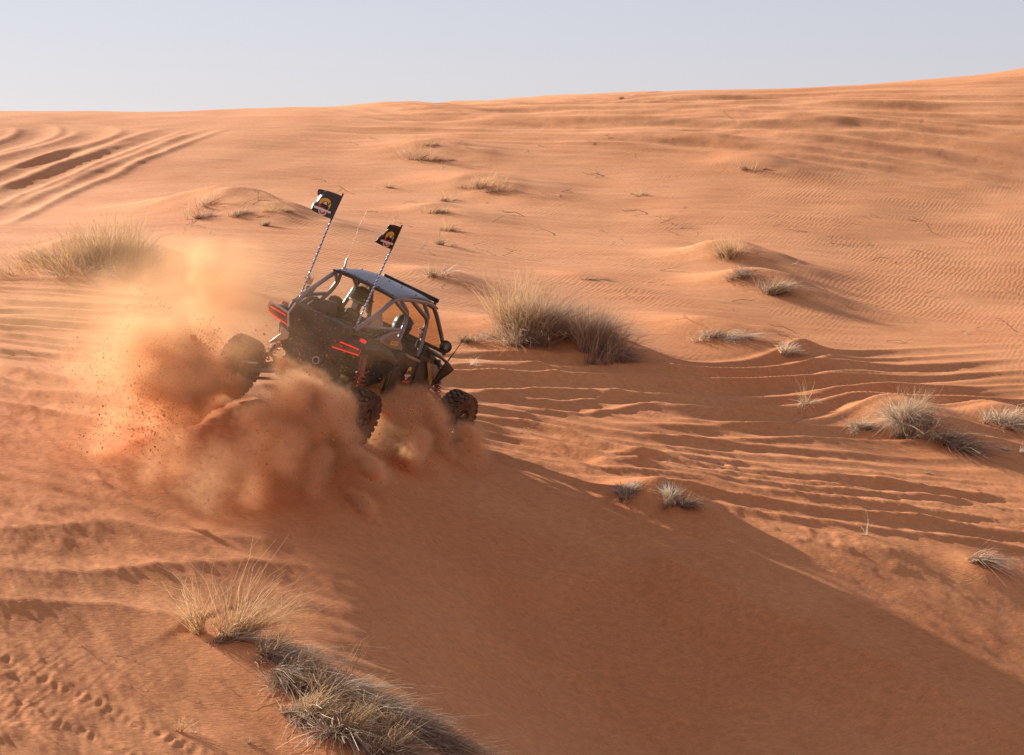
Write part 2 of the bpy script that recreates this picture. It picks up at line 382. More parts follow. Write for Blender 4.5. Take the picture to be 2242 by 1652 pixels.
def mat(name):
    m = bpy.data.materials.new(name); m.use_nodes = True
    return m, m.node_tree.nodes, m.node_tree.links, m.node_tree.nodes["Principled BSDF"]
def node(N, t, **kw):
    n = N.new(t)
    for k, v in kw.items(): setattr(n, k, v)
    return n
def sand_material():
    m, N, L, P = mat("sand"); P.inputs["Roughness"].default_value = 0.95
    P.inputs["Specular IOR Level"].default_value = 0.12
    tc = node(N, "ShaderNodeTexCoord"); rip = node(N, "ShaderNodeAttribute", attribute_name="ripple"); rough = node(N, "ShaderNodeAttribute", attribute_name="rough")
    # colour: iron red sand, paler drifts, fresh orange where dug
    n1 = node(N, "ShaderNodeTexNoise"); n1.inputs["Scale"].default_value = 0.35; n1.inputs["Detail"].default_value = 5
    n2 = node(N, "ShaderNodeTexNoise"); n2.inputs["Scale"].default_value = 9; n2.inputs["Detail"].default_value = 6; n2.inputs["Roughness"].default_value = .7
    n3 = node(N, "ShaderNodeTexNoise"); n3.inputs["Scale"].default_value = 75; n3.inputs["Detail"].default_value = 4; n3.inputs["Roughness"].default_value = .75
    for n in (n1, n2, n3): L.new(tc.outputs["Object"], n.inputs["Vector"])
    r1 = node(N, "ShaderNodeValToRGB"); r1.color_ramp.elements[0].position = .36; r1.color_ramp.elements[1].position = .66
    r1.color_ramp.elements[0].color = (.56, .210, .077, 1); r1.color_ramp.elements[1].color = (.64, .262, .103, 1)
    L.new(n1.outputs[0], r1.inputs[0])
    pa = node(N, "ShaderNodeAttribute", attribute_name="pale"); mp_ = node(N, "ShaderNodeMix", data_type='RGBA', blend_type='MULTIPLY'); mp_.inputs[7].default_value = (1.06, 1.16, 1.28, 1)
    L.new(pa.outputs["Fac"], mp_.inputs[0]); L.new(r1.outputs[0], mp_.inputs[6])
    mx = node(N, "ShaderNodeMix", data_type='RGBA', blend_type='MULTIPLY'); mx.inputs[0].default_value = 1
    r2 = node(N, "ShaderNodeValToRGB"); r2.color_ramp.elements[0].position = .3; r2.color_ramp.elements[1].position = .7
    r2.color_ramp.elements[0].color = (.86, .84, .82, 1); r2.color_ramp.elements[1].color = (1.08, 1.08, 1.08, 1)
    L.new(n2.outputs[0], r2.inputs[0]); L.new(mp_.outputs[2], mx.inputs[6]); L.new(r2.outputs[0], mx.inputs[7])
    mx2 = node(N, "ShaderNodeMix", data_type='RGBA', blend_type='MULTIPLY'); mx2.inputs[0].default_value = 1
    r3 = node(N, "ShaderNodeValToRGB"); r3.color_ramp.elements[0].position = .25; r3.color_ramp.elements[1].position = .75
    r3.color_ramp.elements[0].color = (.80, .78, .77, 1); r3.color_ramp.elements[1].color = (1.16, 1.17, 1.18, 1)
    L.new(n3.outputs[0], r3.inputs[0]); L.new(mx.outputs[2], mx2.inputs[6]); L.new(r3.outputs[0], mx2.inputs[7])
    # wind ripples, crests across the wind, wavering
    mp = node(N, "ShaderNodeMapping"); mp.inputs["Rotation"].default_value = (0, 0, math.radians(18)); 
    L.new(tc.outputs["Object"], mp.inputs["Vector"])
    sx = node(N, "ShaderNodeVectorMath", operation='MULTIPLY'); sx.inputs[1].default_value = (1.0, .30, 0)
    L.new(mp.outputs[0], sx.inputs[0])
    wv = node(N, "ShaderNodeTexWave", wave_type='BANDS', bands_direction='X', wave_profile='SIN')
    wv.inputs["Scale"].default_value = 2.9; wv.inputs["Distortion"].default_value = 6.5; wv.inputs["Detail"].default_value = 2.2
    wv.inputs["Detail Scale"].default_value = 1.1; wv.inputs["Detail Roughness"].default_value = .55
    L.new(sx.outputs[0], wv.inputs["Vector"])
    nm = node(N, "ShaderNodeTexNoise"); nm.inputs["Scale"].default_value = .28; nm.inputs["Detail"].default_value = 3
    L.new(tc.outputs["Object"], nm.inputs["Vector"])
    mr = node(N, "ShaderNodeMapRange"); mr.inputs[1].default_value = .42; mr.inputs[2].default_value = .64; mr.inputs[3].default_value = .02
    L.new(nm.outputs[0], mr.inputs[0])
    mm = node(N, "ShaderNodeMath", operation='MULTIPLY'); L.new(mr.outputs[0], mm.inputs[0]); L.new(rip.outputs["Fac"], mm.inputs[1])
    mm2 = node(N, "ShaderNodeMath", operation='MULTIPLY'); L.new(mm.outputs[0], mm2.inputs[0]); L.new(wv.outputs["Fac"], mm2.inputs[1])
    b1 = node(N, "ShaderNodeBump"); b1.inputs["Distance"].default_value = .0045; b1.inputs["Strength"].default_value = .8
    L.new(mm2.outputs[0], b1.inputs["Height"])
    # small lumps and grain
    mp2 = node(N, "ShaderNodeMapping"); mp2.inputs["Rotation"].default_value = (0, 0, math.atan2(.77, .64)); mp2.inputs["Scale"].default_value = (5, 11, 7)
    L.new(tc.outputs["Object"], mp2.inputs["Vector"])
    n4 = node(N, "ShaderNodeTexNoise"); n4.inputs["Scale"].default_value = 2.8; n4.inputs["Detail"].default_value = 6; n4.inputs["Roughness"].default_value = .62
    L.new(mp2.outputs[0], n4.inputs["Vector"])
    mx3 = node(N, "ShaderNodeMix", data_type='RGBA', blend_type='MULTIPLY'); mx3.inputs[0].default_value = 1
    r4 = node(N, "ShaderNodeValToRGB"); r4.color_ramp.elements[0].position = .34; r4.color_ramp.elements[1].position = .64
    r4.color_ramp.elements[0].color = (.90,.88,.87,1); r4.color_ramp.elements[1].color = (1.06,1.06,1.06,1)
    L.new(n4.outputs[0], r4.inputs[0]); L.new(mx2.outputs[2], mx3.inputs[6]); L.new(r4.outputs[0], mx3.inputs[7]); L.new(mx3.outputs[2], P.inputs["Base Color"])
    b2 = node(N, "ShaderNodeBump"); b2.inputs["Distance"].default_value = .013; b2.inputs["Strength"].default_value = .55
    L.new(n4.outputs[0], b2.inputs["Height"]); L.new(b1.outputs[0], b2.inputs["Normal"])
    b3 = node(N, "ShaderNodeBump"); b3.inputs["Distance"].default_value = .0025; b3.inputs["Strength"].default_value = .5
    L.new(n3.outputs[0], b3.inputs["Height"]); L.new(b2.outputs[0], b3.inputs["Normal"])
    L.new(b3.outputs[0], P.inputs["Normal"])
    return m
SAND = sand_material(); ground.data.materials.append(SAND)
# ------------------------------------------------------------------ mesh builder
class MB:
    def __init__(s): s.v = []; s.f = []
    def add(s, vs, fs):
        o = len(s.v); s.v += [tuple(map(float, v)) for v in vs]; s.f += [tuple(i+o for i in f) for f in fs]; return s
    def hexa(s, p):       # p: 4 bottom corners, 4 top corners
        return s.add(p, [(0,3,2,1),(4,5,6,7),(0,1,5,4),(1,2,6,5),(2,3,7,6),(3,0,4,7)])
    def box(s, x0, x1, y0, y1, z0, z1):
        return s.hexa([(x0,y0,z0),(x1,y0,z0),(x1,y1,z0),(x0,y1,z0),(x0,y0,z1),(x1,y0,z1),(x1,y1,z1),(x0,y1,z1)])
    def prism(s, poly, off):
        n = len(poly); off = Vector(off); a = [Vector(p) for p in poly]; b = [p+off for p in a]
        return s.add(a+b, [tuple(range(n))[::-1], tuple(range(n, 2*n))]+[(i,(i+1)%n,n+(i+1)%n,n+i) for i in range(n)])
    def tube(s, pts, r, n=10, cap=True, smooth=0):
        P = [Vector(p) for p in pts]
        if smooth:
            Q = [2*P[0]-P[1]]+P+[2*P[-1]-P[-2]]; out = []
            for i in range(1, len(Q)-2):
                for k in range(smooth):
                    t = k/smooth; a, b, c, d = Q[i-1:i+3]
                    out.append(.5*((2*b)+(c-a)*t+(2*a-5*b+4*c-d)*t*t+(3*b-a-3*c+d)*t**3))
            P = out+[P[-1]]
        R = r if hasattr(r, '__len__') else [r]*len(P)
        if len(R) != len(P): R = list(np.interp(np.linspace(0,1,len(P)), np.linspace(0,1,len(R)), R))
        vs = []; up = None
        for i, p in enumerate(P):
            d = (P[min(i+1,len(P)-1)]-P[max(i-1,0)]).normalized()
            if up is None:
                up = d.orthogonal().normalized()
            up = (up-d*up.dot(d)).normalized(); w = d.cross(up)
            for k in range(n):
                a = 2*math.pi*k/n; vs.append(p+(up*math.cos(a)+w*math.sin(a))*R[i])
        fs = [(i*n+k, i*n+(k+1)%n, (i+1)*n+(k+1)%n, (i+1)*n+k) for i in range(len(P)-1) for k in range(n)]
        if cap: fs += [tuple(range(n))[::-1], tuple((len(P)-1)*n+k for k in range(n))]
        return s.add(vs, fs)
    def lathe(s, prof, c, axis, n=32, closed=False):
        axis = Vector(axis).normalized(); u = axis.orthogonal().normalized(); w = axis.cross(u); c = Vector(c); vs = []
        for r, h in prof:
            for k in range(n):
                a = 2*math.pi*k/n; vs.append(c+axis*h+(u*math.cos(a)+w*math.sin(a))*r)
        m = len(prof); fs = [(i*n+k, i*n+(k+1)%n, (i+1)*n+(k+1)%n, (i+1)*n+k) for i in range(m-1) for k in range(n)]
        if closed: fs += [((m-1)*n+k, (m-1)*n+(k+1)%n, (k+1)%n, k) for k in range(n)]
        return s.add(vs, fs)
    def grid(s, fn, nu, nv):
        vs = [fn(i/nu, j/nv) for j in range(nv+1) for i in range(nu+1)]
        return s.add(vs, [(j*(nu+1)+i, j*(nu+1)+i+1, (j+1)*(nu+1)+i+1, (j+1)*(nu+1)+i) for j in range(nv) for i in range(nu)])
    def mesh(s, name, mats, sharp=38):
        me = bpy.data.meshes.new(name); me.from_pydata(s.v, [], s.f); me.update()
        bm = bmesh.new(); bm.from_mesh(me); bmesh.ops.recalc_face_normals(bm, faces=bm.faces)
        lim = math.radians(sharp)
        for e in bm.edges: e.smooth = not (len(e.link_faces) == 2 and e.calc_face_angle(0) > lim)
        for f in bm.faces: f.smooth = True
        bm.to_mesh(me); bm.free()
        for m in (mats if isinstance(mats, (list, tuple)) else [mats]): me.materials.append(m)
        return me
    def build(s, name, mats, parent=None, bevel=0, sharp=38, seg=2):
        o = link(name, s.mesh(name, mats, sharp), parent)
        if bevel:
            b = o.modifiers.new("edge", 'BEVEL'); b.width = bevel; b.segments = seg; b.limit_method = 'ANGLE'; b.angle_limit = math.radians(32)
        return o
# ------------------------------------------------------------------ materials of the buggy
DUSTC = (.46, .21, .095, 1)
def dusty(name, col, rough=.5, metal=0, dust=.25, coat=0, spec=.5, scale=7.0):
    m, N, L, P = mat(name)
    tc = node(N, "ShaderNodeTexCoord"); n = node(N, "ShaderNodeTexNoise"); n.inputs["Scale"].default_value = scale; n.inputs["Detail"].default_value = 7; n.inputs["Roughness"].default_value = .68
    L.new(tc.outputs["Object"], n.inputs["Vector"])
    r = node(N, "ShaderNodeMapRange"); r.inputs[1].default_value = .42; r.inputs[2].default_value = .75; r.inputs[3].default_value = dust*.35; r.inputs[4].default_value = min(dust*1.9, .95)
    L.new(n.outputs[0], r.inputs[0])
    x = node(N, "ShaderNodeMix", data_type='RGBA'); x.inputs[6].default_value = (*col, 1); x.inputs[7].default_value = DUSTC
    L.new(r.outputs[0], x.inputs[0]); L.new(x.outputs[2], P.inputs["Base Color"])
    rr = node(N, "ShaderNodeMapRange"); rr.inputs[3].default_value = rough; rr.inputs[4].default_value = min(1, rough+.45); L.new(r.outputs[0], rr.inputs[0]); L.new(rr.outputs[0], P.inputs["Roughness"])
    P.inputs["Metallic"].default_value = metal; P.inputs["Specular IOR Level"].default_value = spec
    P.inputs["Coat Weight"].default_value = coat
    return m
BLACK = dusty("black_plastic", (.0065,.006,.006), .45, dust=.02)
BLACKD = dusty("black_plastic_dusty", (.008,.007,.0065), .6, dust=.045)
GREY = dusty("grey_frame_paint", (.105,.105,.12), .34, metal=.35, dust=.10, coat=.3)
ROOFM = dusty("grey_roof_paint", (.078,.077,.080), .38, metal=.2, dust=.12, coat=.2, scale=3)
PANEL = dusty("slate_panel_paint", (.085,.085,.115), .3, metal=.3, dust=.16, coat=.4)
SILVER = dusty("silver_trim", (.42,.41,.41), .35, metal=.6, dust=.15)
RUBBER = dusty("tyre_rubber", (.022,.020,.019), .85, dust=.30, spec=.2, scale=11)
RIMM = dusty("rim_metal", (.05,.048,.046), .4, metal=.6, dust=.3)
REDS = dusty("red_spring_paint", (.42,.03,.018), .4, dust=.16)
STEEL = dusty("bare_steel", (.3,.28,.26), .4, metal=.8, dust=.25)
SEATM = dusty("seat_fabric", (.009,.0085,.009), .8, dust=.04)
CLOTH = dusty("black_clothing", (.007,.006,.007), .9, dust=.03, spec=.2)
SKIN = dusty("skin", (.42,.22,.14), .55, dust=.05)
FLAGM = dusty("black_flag_nylon", (.018,.014,.014), .38, dust=.03, spec=.6)
def plain(name, col, rough=.5, emit=0, metal=0):
    m, N, L, P = mat(name); P.inputs["Base Color"].default_value = (*col, 1); P.inputs["Roughness"].default_value = rough; P.inputs["Metallic"].default_value = metal
    n = node(N, "ShaderNodeTexNoise"); n.inputs["Scale"].default_value = 60
    b = node(N, "ShaderNodeBump"); b.inputs["Strength"].default_value = .05; L.new(n.outputs[0], b.inputs["Height"]); L.new(b.outputs[0], P.inputs["Normal"])
    if emit: P.inputs["Emission Color"].default_value = (*col, 1); P.inputs["Emission Strength"].default_value = emit
    return m
REDLED = plain("red_led_tube", (1.0,.012,.012), .3, emit=.25)
REDLENS = plain("red_lens", (.17,.009,.008), .18)
YELLOW = plain("yellow_print", (.72,.40,.04), .5); WHITE = plain("white_print", (.7,.66,.62), .5); REDP = plain("red_print", (.45,.04,.03), .5)
INK = plain("black_print", (.012,.01,.01), .5); GREENP = plain("green_tag_print", (.10,.30,.06), .5); LEDB = plain("blue_led", (.04,.09,.28), .2, emit=.05); LEDW = plain("white_led", (.5,.54,.62), .25, emit=.03)
MIRR = plain("mirror_glass", (.75,.76,.78), .06, metal=1.0)
def tinted():
    m, N, L, P = mat("tinted_windscreen"); 
    t = node(N, "ShaderNodeBsdfTransparent"); t.inputs[0].default_value = (.88,.76,.62,1)
    g = node(N, "ShaderNodeBsdfGlossy"); g.inputs["Roughness"].default_value = .12; g.inputs[0].default_value = (.8,.8,.8,1)
    x = node(N, "ShaderNodeMixShader"); x.inputs[0].default_value = .05; L.new(t.outputs[0], x.inputs[1]); L.new(g.outputs[0], x.inputs[2])
    L.new(x.outputs[0], N["Material Output"].inputs[0]); return m
GLASS = tinted()

# ------------------------------------------------------------------ the buggy
BUG = empty("sand_buggy"); BUG.matrix_world = VM
tag(BUG, "dusty black four seat dune buggy with grey roll cage, churning up sand", "dune buggy")
def sides(fn):
    for s in (1, -1): fn(s)
def mx(p, s): return [(a*s, b, c) for a, b, c in p]
# floor tub and lower body
b = MB(); b.box(-.40,.40,.05,2.75,.40,.62); b.box(-.34,.34,-.25,.1,.42,.70); b.build("chassis_tub", BLACKD, BUG, .03)
# tail: bed wall, bumper, engine and gearbox, exhaust
b = MB(); b.prism([(-.50,-.36,1.06),(-.46,-.34,1.40),(.46,-.34,1.40),(.50,-.36,1.06),(.42,-.33,.86),(-.42,-.33,.86)], (0,.08,0)); b.build("tail_wall", BLACK, BUG, .015)
b = MB(); b.prism([(-.40,-.385,.90),(-.36,-.375,1.02),(.36,-.375,1.02),(.40,-.385,.90),(.30,-.37,.78),(-.30,-.37,.78)], (0,.05,0)); b.build("tail_lower_panel", BLACKD, BUG, .012)
b = MB(); b.box(-.30,.30,-.30,.30,.48,.84); b.box(-.18,.18,-.36,.0,.40,.60); b.tube([(-.2,-.31,.62),(.2,-.31,.62)], .09, 14); b.build("engine", BLACKD, BUG, .03)
b = MB(); b.tube([(-.22,-.34,.82),(.24,-.34,.82)], .085, 20); b.build("muffler", BLACKD, BUG)
b = MB(); b.lathe([(.038,0),(.052,0),(.054,.012),(.052,.07),(.038,.07),(.036,.012)], (.21,-.445,.86), (0,1,0), 24, True); b.build("exhaust_tip", SILVER, BUG)
b = MB(); b.tube([(-.42,-.38,.80),(-.36,-.44,.66),(.36,-.44,.66),(.42,-.38,.80)], .02, 10, smooth=4); b.tube([(-.36,-.44,.66),(-.28,-.30,.50)], .018); b.tube([(.36,-.44,.66),(.28,-.30,.50)], .018); b.build("rear_bumper", BLACKD, BUG)
# top deck behind the seats
b = MB(); b.prism([(-.46,-.30,1.385),(.46,-.30,1.385),(.50,.28,1.36),(-.50,.28,1.36)], (0,0,-.06)); b.build("cargo_deck", BLACK, BUG, .012)
for x0, x1, z1 in ((-.46,-.10,1.54),(-.05,.44,1.40)):
    b = MB(); b.hexa([(x0,.08,1.37),(x1,.08,1.37),(x1,.36,1.37),(x0,.36,1.37),(x0+.06,.16,z1-.05),(x1-.05,.16,z1),(x1-.05,.34,z1),(x0+.06,.34,z1-.05)])
    b.build("gear_bag", SEATM, BUG, .03)
def body_side(s):
    R = "right" if s > 0 else "left"
    # rear fender, flared out over the wheel
    b = MB(); top = [(.50,-.40,1.27),(.60,.16,1.32),(.66,.54,1.24)]; out = [(.72,-.38,1.16),(.75,.54,1.17),(.76,.76,1.10)]
    b.add(mx([(.46,-.36,1.30),(.50,.20,1.33),(.56,.62,1.26),(.62,.86,1.18),
              (.70,-.40,1.24),(.74,.10,1.25),(.76,.54,1.19),(.74,.78,1.11),
              (.70,-.38,1.17),(.75,.10,1.17),(.77,.56,1.10),(.76,.80,1.03)], s),
          [(0,1,5,4),(1,2,6,5),(2,3,7,6),(4,5,9,8),(5,6,10,9),(6,7,11,10)])
    o = b.build("rear_fender", BLACKD, BUG, 0); sm = o.modifiers.new("thick", 'SOLIDIFY'); sm.thickness = .03; sm.offset = -1; o.modifiers.new("edge", 'BEVEL').width = .006
    b = MB(); b.add(mx([(.72,.76,1.12),(.78,.80,1.04),(.76,.62,.94),(.76,.70,.72),(.72,.86,.70),(.68,.86,1.12)], s), [(0,1,2,5),(2,3,4,5)])
    o = b.build("fender_flare", BLACKD, BUG); sm = o.modifiers.new("thick", 'SOLIDIFY'); sm.thickness = .025
    # quarter panel with slate paint under the cage
    b = MB(); b.prism(mx([(.60,.16,1.335),(.66,.62,1.265),(.67,.98,1.235),(.66,.98,1.29),(.64,.70,1.44),(.62,.45,1.43)], s), (-.03*s,0,0)); b.build("quarter_panel", PANEL, BUG, .008)
    # doors: rear and front, waisted panels
    d = MB(); d.prism(mx([(.67,.98,1.22),(.685,1.60,1.13),(.70,1.62,1.04),(.70,1.66,.80),(.66,1.66,.55),(.64,1.0,.55),(.69,.92,.80)], s), (-.05*s,0,0)); rd = d.build("rear_door", BLACKD, BUG, .012)
    d = MB(); d.prism(mx([(.69,1.02,1.225),(.70,1.62,1.14),(.70,1.60,1.10),(.70,1.10,1.18)], s), (.012*s,0,0)); d.build("door_lit_edge", PANEL, rd, .004)  # slate strip stands in for blue light along the door's top edge
    d = MB(); d.prism(mx([(.67,1.70,1.20),(.69,2.18,1.11),(.71,2.36,1.02),(.70,2.34,.86),(.66,2.34,.55),(.66,1.74,.55),(.70,1.72,.86)], s), (-.05*s,0,0)); fd = d.build("front_door", BLACKD, BUG, .012)
    d = MB(); d.add(mx([(.705,1.86,1.12),(.715,2.20,1.09),(.725,2.34,1.02),(.715,2.32,.88),(.71,2.14,.80),(.71,2.05,.95)], s), [(0,1,2,3,4,5)])
    o = d.build("door_skin", dusty("lit_tan_door_skin_"+R, (.03,.026,.022), .6, dust=.38), fd); o.modifiers.new("thick", 'SOLIDIFY').thickness = .012  # lit front part of the door, its brightness put into the tan colour
    # front fender and hood side
    d = MB(); d.add(mx([(.46,2.30,1.24),(.66,2.14,1.23),(.74,2.46,1.17),(.78,2.74,1.06),(.60,2.90,1.10),(.48,2.62,1.20),(.77,2.70,1.0),(.73,2.46,1.07),(.70,2.48,.80),(.66,2.40,.62)], s),
                    [(0,1,2,5),(5,2,3,4),(2,7,6,3),(7,9,8,6)])
    o = d.build("front_fender", BLACK, BUG); o.modifiers.new("thick", 'SOLIDIFY').thickness = .03; o.modifiers.new("edge", 'BEVEL').width = .006
    d = MB(); d.lathe([(.001,.0),(.05,.0),(.06,-.03),(.03,-.06)], (s*.56,3.05,1.02), (0,1,0), 16); d.build("headlight", SILVER, BUG)
    # side sill
    d = MB(); d.tube(mx([(.60,.60,.50),(.66,1.0,.44),(.66,2.2,.44),(.58,2.6,.52)], s), .035, 10, smooth=3); d.build("side_sill", BLACKD, BUG)
sides(body_side)
b = MB(); b.hexa([(-.50,2.30,.60),(.50,2.30,.60),(.34,3.45,.66),(-.34,3.45,.66),(-.48,2.45,1.20),(.48,2.45,1.20),(.30,3.40,.98),(-.30,3.40,.98)]); b.build("hood", BLACK, BUG, .03)
b = MB(); b.tube([(-.36,3.40,.60),(-.34,3.56,.78),(-.26,3.56,.92),(.26,3.56,.92),(.34,3.56,.78),(.36,3.40,.60)], .022, 10, smooth=3); b.build("front_bumper", GREY, BUG)
b = MB(); b.hexa([(-.50,2.20,.95),(.50,2.20,.95),(.48,2.50,.95),(-.48,2.50,.95),(-.48,2.24,1.27),(.48,2.24,1.27),(.46,2.48,1.22),(-.46,2.48,1.22)]); b.build("dashboard", BLACK, BUG, .03)
b = MB(); b.lathe([(.16+.016*math.cos(a), .016*math.sin(a)) for a in np.linspace(0, 2*math.pi, 9)[:-1]], (-.34,2.10,1.17), (0,-.85,.5), 22, True); b.tube([(-.34,2.10,1.17),(-.34,2.26,1.09)], .02); b.build("steering_wheel", BLACK, BUG)
# tail lamps
def lamp(s):
    q = lambda l: mx(l, s)
    b = MB(); b.prism(q([(.35,-.425,1.105),(.41,-.425,1.225),(.69,-.37,1.245),(.69,-.37,1.145)]), (0,.03,0)); ln = b.build("tail_light", REDLENS, BUG, .006)
    b = MB()
    loop = [(.345,-.437,1.105),(.70,-.382,1.145),(.70,-.382,1.215),(.42,-.430,1.205)]
    b.tube(q(loop), .0085, 8, smooth=0); b.build("light_tube", REDLED, ln)
    b = MB(); b.prism(q([(.44,-.434,1.155),(.62,-.405,1.175),(.62,-.405,1.195),(.46,-.434,1.185)]), (0,.008,0)); b.build("light_insert", BLACK, ln)
    b = MB(); b.tube(q([(.33,-.41,1.085),(.40,-.415,1.245),(.72,-.36,1.27),(.72,-.36,1.19)]), .017, 8); b.tube(q([(.40,-.415,1.245),(.37,-.39,1.40)]), .014, 8); b.build("light_frame", SILVER if s < 0 else BLACK, ln)  # sunlight on the left frame put into its colour: silver, right one black
    b = MB(); b.box(*sorted((s*.56,s*.64)),-.22,-.17,1.285,1.325); b.build("marker_light", REDP if s < 0 else REDLED, BUG, .008)
    b = MB(); b.prism(q([(.30,-.40,1.02),(.44,-.41,1.06),(.40,-.41,.96),(.52,-.36,.80),(.50,-.36,.78),(.28,-.40,.94)]), (0,.02,0)); b.build("bumper_corner", SILVER if s < 0 else BLACKD, BUG, .006)  # left corner coloured silver in place of sun on it, right stays black
sides(lamp)
# roll cage
def cage(s):
    r = .030; q = lambda l: mx(l, s)
    b = MB()
    b.tube(q([(.46,-.26,1.39),(.47,-.04,1.50),(.47,.28,1.68),(.46,.52,1.82),(.46,.66,1.865),(.47,.86,1.88),(.48,1.42,1.88),(.48,1.72,1.86),(.50,1.90,1.80),(.55,2.12,1.62),(.60,2.42,1.36),(.62,2.56,1.22)]), r, 12, smooth=4); b.build("main_hoop", GREY, BUG)
    b = MB(); b.tube(q([(.47,.76,1.86),(.53,.90,1.76),(.55,.95,1.69),(.58,.93,1.55),(.62,.84,1.40),(.63,.80,1.30)]), r, 12, smooth=4); b.build("rear_pillar", GREY, BUG)
    b = MB(); b.tube(q([(.48,1.12,1.87),(.53,1.40,1.76),(.57,1.60,1.67),(.60,1.62,1.52),(.64,1.60,1.30),(.65,1.58,1.18)]), r, 12, smooth=4); b.build("front_pillar", GREY, BUG)
    b = MB(); b.tube(q([(.47,.60,1.84),(.55,.93,1.70)]), r*.85, 10); b.build("cage_brace", GREY, BUG)
    b = MB(); b.tube(q([(.48,1.50,1.87),(.56,1.62,1.72),(.57,1.62,1.66)]), r*.9, 10, smooth=3); b.build("cage_brace", GREY, BUG)
    b = MB(); b.tube(q([(.47,-.10,1.46),(.55,.30,1.48),(.60,.86,1.50)]), r*.9, 10, smooth=3); b.build("side_rail", GREY, BUG)
    b = MB(); b.prism(q([(.50,.02,1.50),(.56,.36,1.49),(.48,.30,1.68)]), (-.008*s,0,0)); b.build("gusset_plate", GREY, BUG)
    b = MB(); b.tube(q([(.63,.20,1.34),(.64,.46,1.455),(.63,.74,1.47)]), .022, 10, smooth=3); b.build("grab_rail", PANEL, BUG)
sides(cage)
for y, z, h in ((.66,1.865,.46),(1.24,1.88,.475),(1.84,1.83,.485)):
    MB().tube([(-h,y,z),(-h*.4,y,z+.015),(h*.4,y,z+.015),(h,y,z)], .028, 12, smooth=3).build("cross_tube", GREY, BUG)
MB().tube([(-.62,2.50,1.25),(.62,2.50,1.25)], .026, 10).build("cowl_tube", BLACK, BUG)
b = MB(); b.tube([(-.49,1.90,1.80),(-.56,2.14,1.60),(-.61,2.44,1.32)], .045, 10); b.build("pillar_padding", BLACK, BUG)
# roof
def roof(u, v):
    y = .52+1.50*v; x = (2*u-1)*(.47+.03*v); z = 1.905+.055*math.sin(math.pi*min(1,max(0,v*.92+.04)))-.06*max(0,v-.78)/.22-.03*(2*u-1)**4
    return (x, y, z)
o = MB().grid(roof, 16, 16).build("roof_panel", ROOFM, BUG); o.modifiers.new("thick", 'SOLIDIFY').thickness = .02; RF = o
b = MB(); b.tube([tuple(Vector(roof(k/12, 0))+Vector((0,-.004,-.012))) for k in range(13)], .014, 8); b.build("roof_edge_trim", BLACK, RF)
for u in (.06, .3, .5, .7, .94):
    for v in (.04, .5, .93): MB().lathe([(.0005,.012),(.010,.010),(.012,.0)], roof(u, v), (0,0,1), 8).build("roof_bolt", BLACK, RF)
b = MB(); b.box(-.44,.44,2.03,2.09,1.875,1.935); b.build("light_bar", BLACK, BUG, .012)
b = MB(); b.box(-.42,.42,2.088,2.098,1.885,1.925); b.build("light_bar_lens", LEDW, BUG)
for x in (-.42,.42): MB().box(x-.015,x+.015,2.0,2.05,1.83,1.885).build("light_bar_bracket", BLACK, BUG, .004)
b = MB(); b.lathe([(.035,0),(.035,.018),(.016,.03),(.012,.14),(.003,.16)], (-.36,.58,1.93), (-.12,-.1,1), 14); b.build("antenna_base", SILVER, BUG)
b = MB(); b.tube([(-.376,.567,2.06),(-.39,.56,2.5),(-.37,.55,2.75)], .0006, 5, smooth=5); b.build("antenna_wire", STEEL, BUG)
# windscreen
b = MB(); b.prism([(-.49,1.94,1.80),(.49,1.94,1.80),(.58,2.46,1.26),(-.58,2.46,1.26)], (0,.012,.01)); b.build("windscreen", GLASS, BUG)
# mirrors
for s in (1,-1):
    b = MB(); c = Vector((s*.74,2.20,1.37)) if s > 0 else Vector((-.72,2.36,1.47))
    b.lathe([(.002,.05),(.05,.045),(.085,.02),(.088,-.012),(.078,-.016)], c, (0,1,0), 24); b.tube([c+Vector((0,.03,0)),(s*.60,2.38,1.36 if s > 0 else 1.42)], .018, 8); m_ = b.build("side_mirror", BLACK, BUG)
    MB().lathe([(.0005,-.013),(.08,-.013)], c, (0,1,0), 24).build("mirror_glass", MIRR, m_)
b = MB(); b.tube([(.72,2.54,1.16),(.75,2.56,1.30),(.80,2.60,1.58)], [.012,.007,.003], 6); b.build("front_antenna", BLACK, BUG)
# seats
for x, y in ((-.30,.62),(.30,.62),(-.33,1.52),(.33,1.52)):
    b = MB(); b.hexa([(x-.24,y,.66),(x+.24,y,.66),(x+.24,y+.50,.70),(x-.24,y+.50,.70),(x-.24,y,.82),(x+.24,y,.82),(x+.22,y+.48,.86),(x-.22,y+.48,.86)]); st = b.build("seat", SEATM, BUG, .05, seg=3)
    b = MB(); b.hexa([(x-.24,y-.08,.78),(x+.24,y-.08,.78),(x+.23,y+.06,.78),(x-.23,y+.06,.78),(x-.20,y-.22,1.28),(x+.20,y-.22,1.28),(x+.19,y-.09,1.28),(x-.19,y-.09,1.28)]); b.build("backrest", SEATM, st, .05, seg=3)
    b = MB(); b.hexa([(x-.12,y-.25,1.30),(x+.12,y-.25,1.30),(x+.12,y-.13,1.30),(x-.12,y-.13,1.30),(x-.10,y-.26,1.41),(x+.10,y-.26,1.41),(x+.10,y-.16,1.41),(x-.10,y-.16,1.41)]); b.build("headrest", SEATM, st, .04, seg=3)
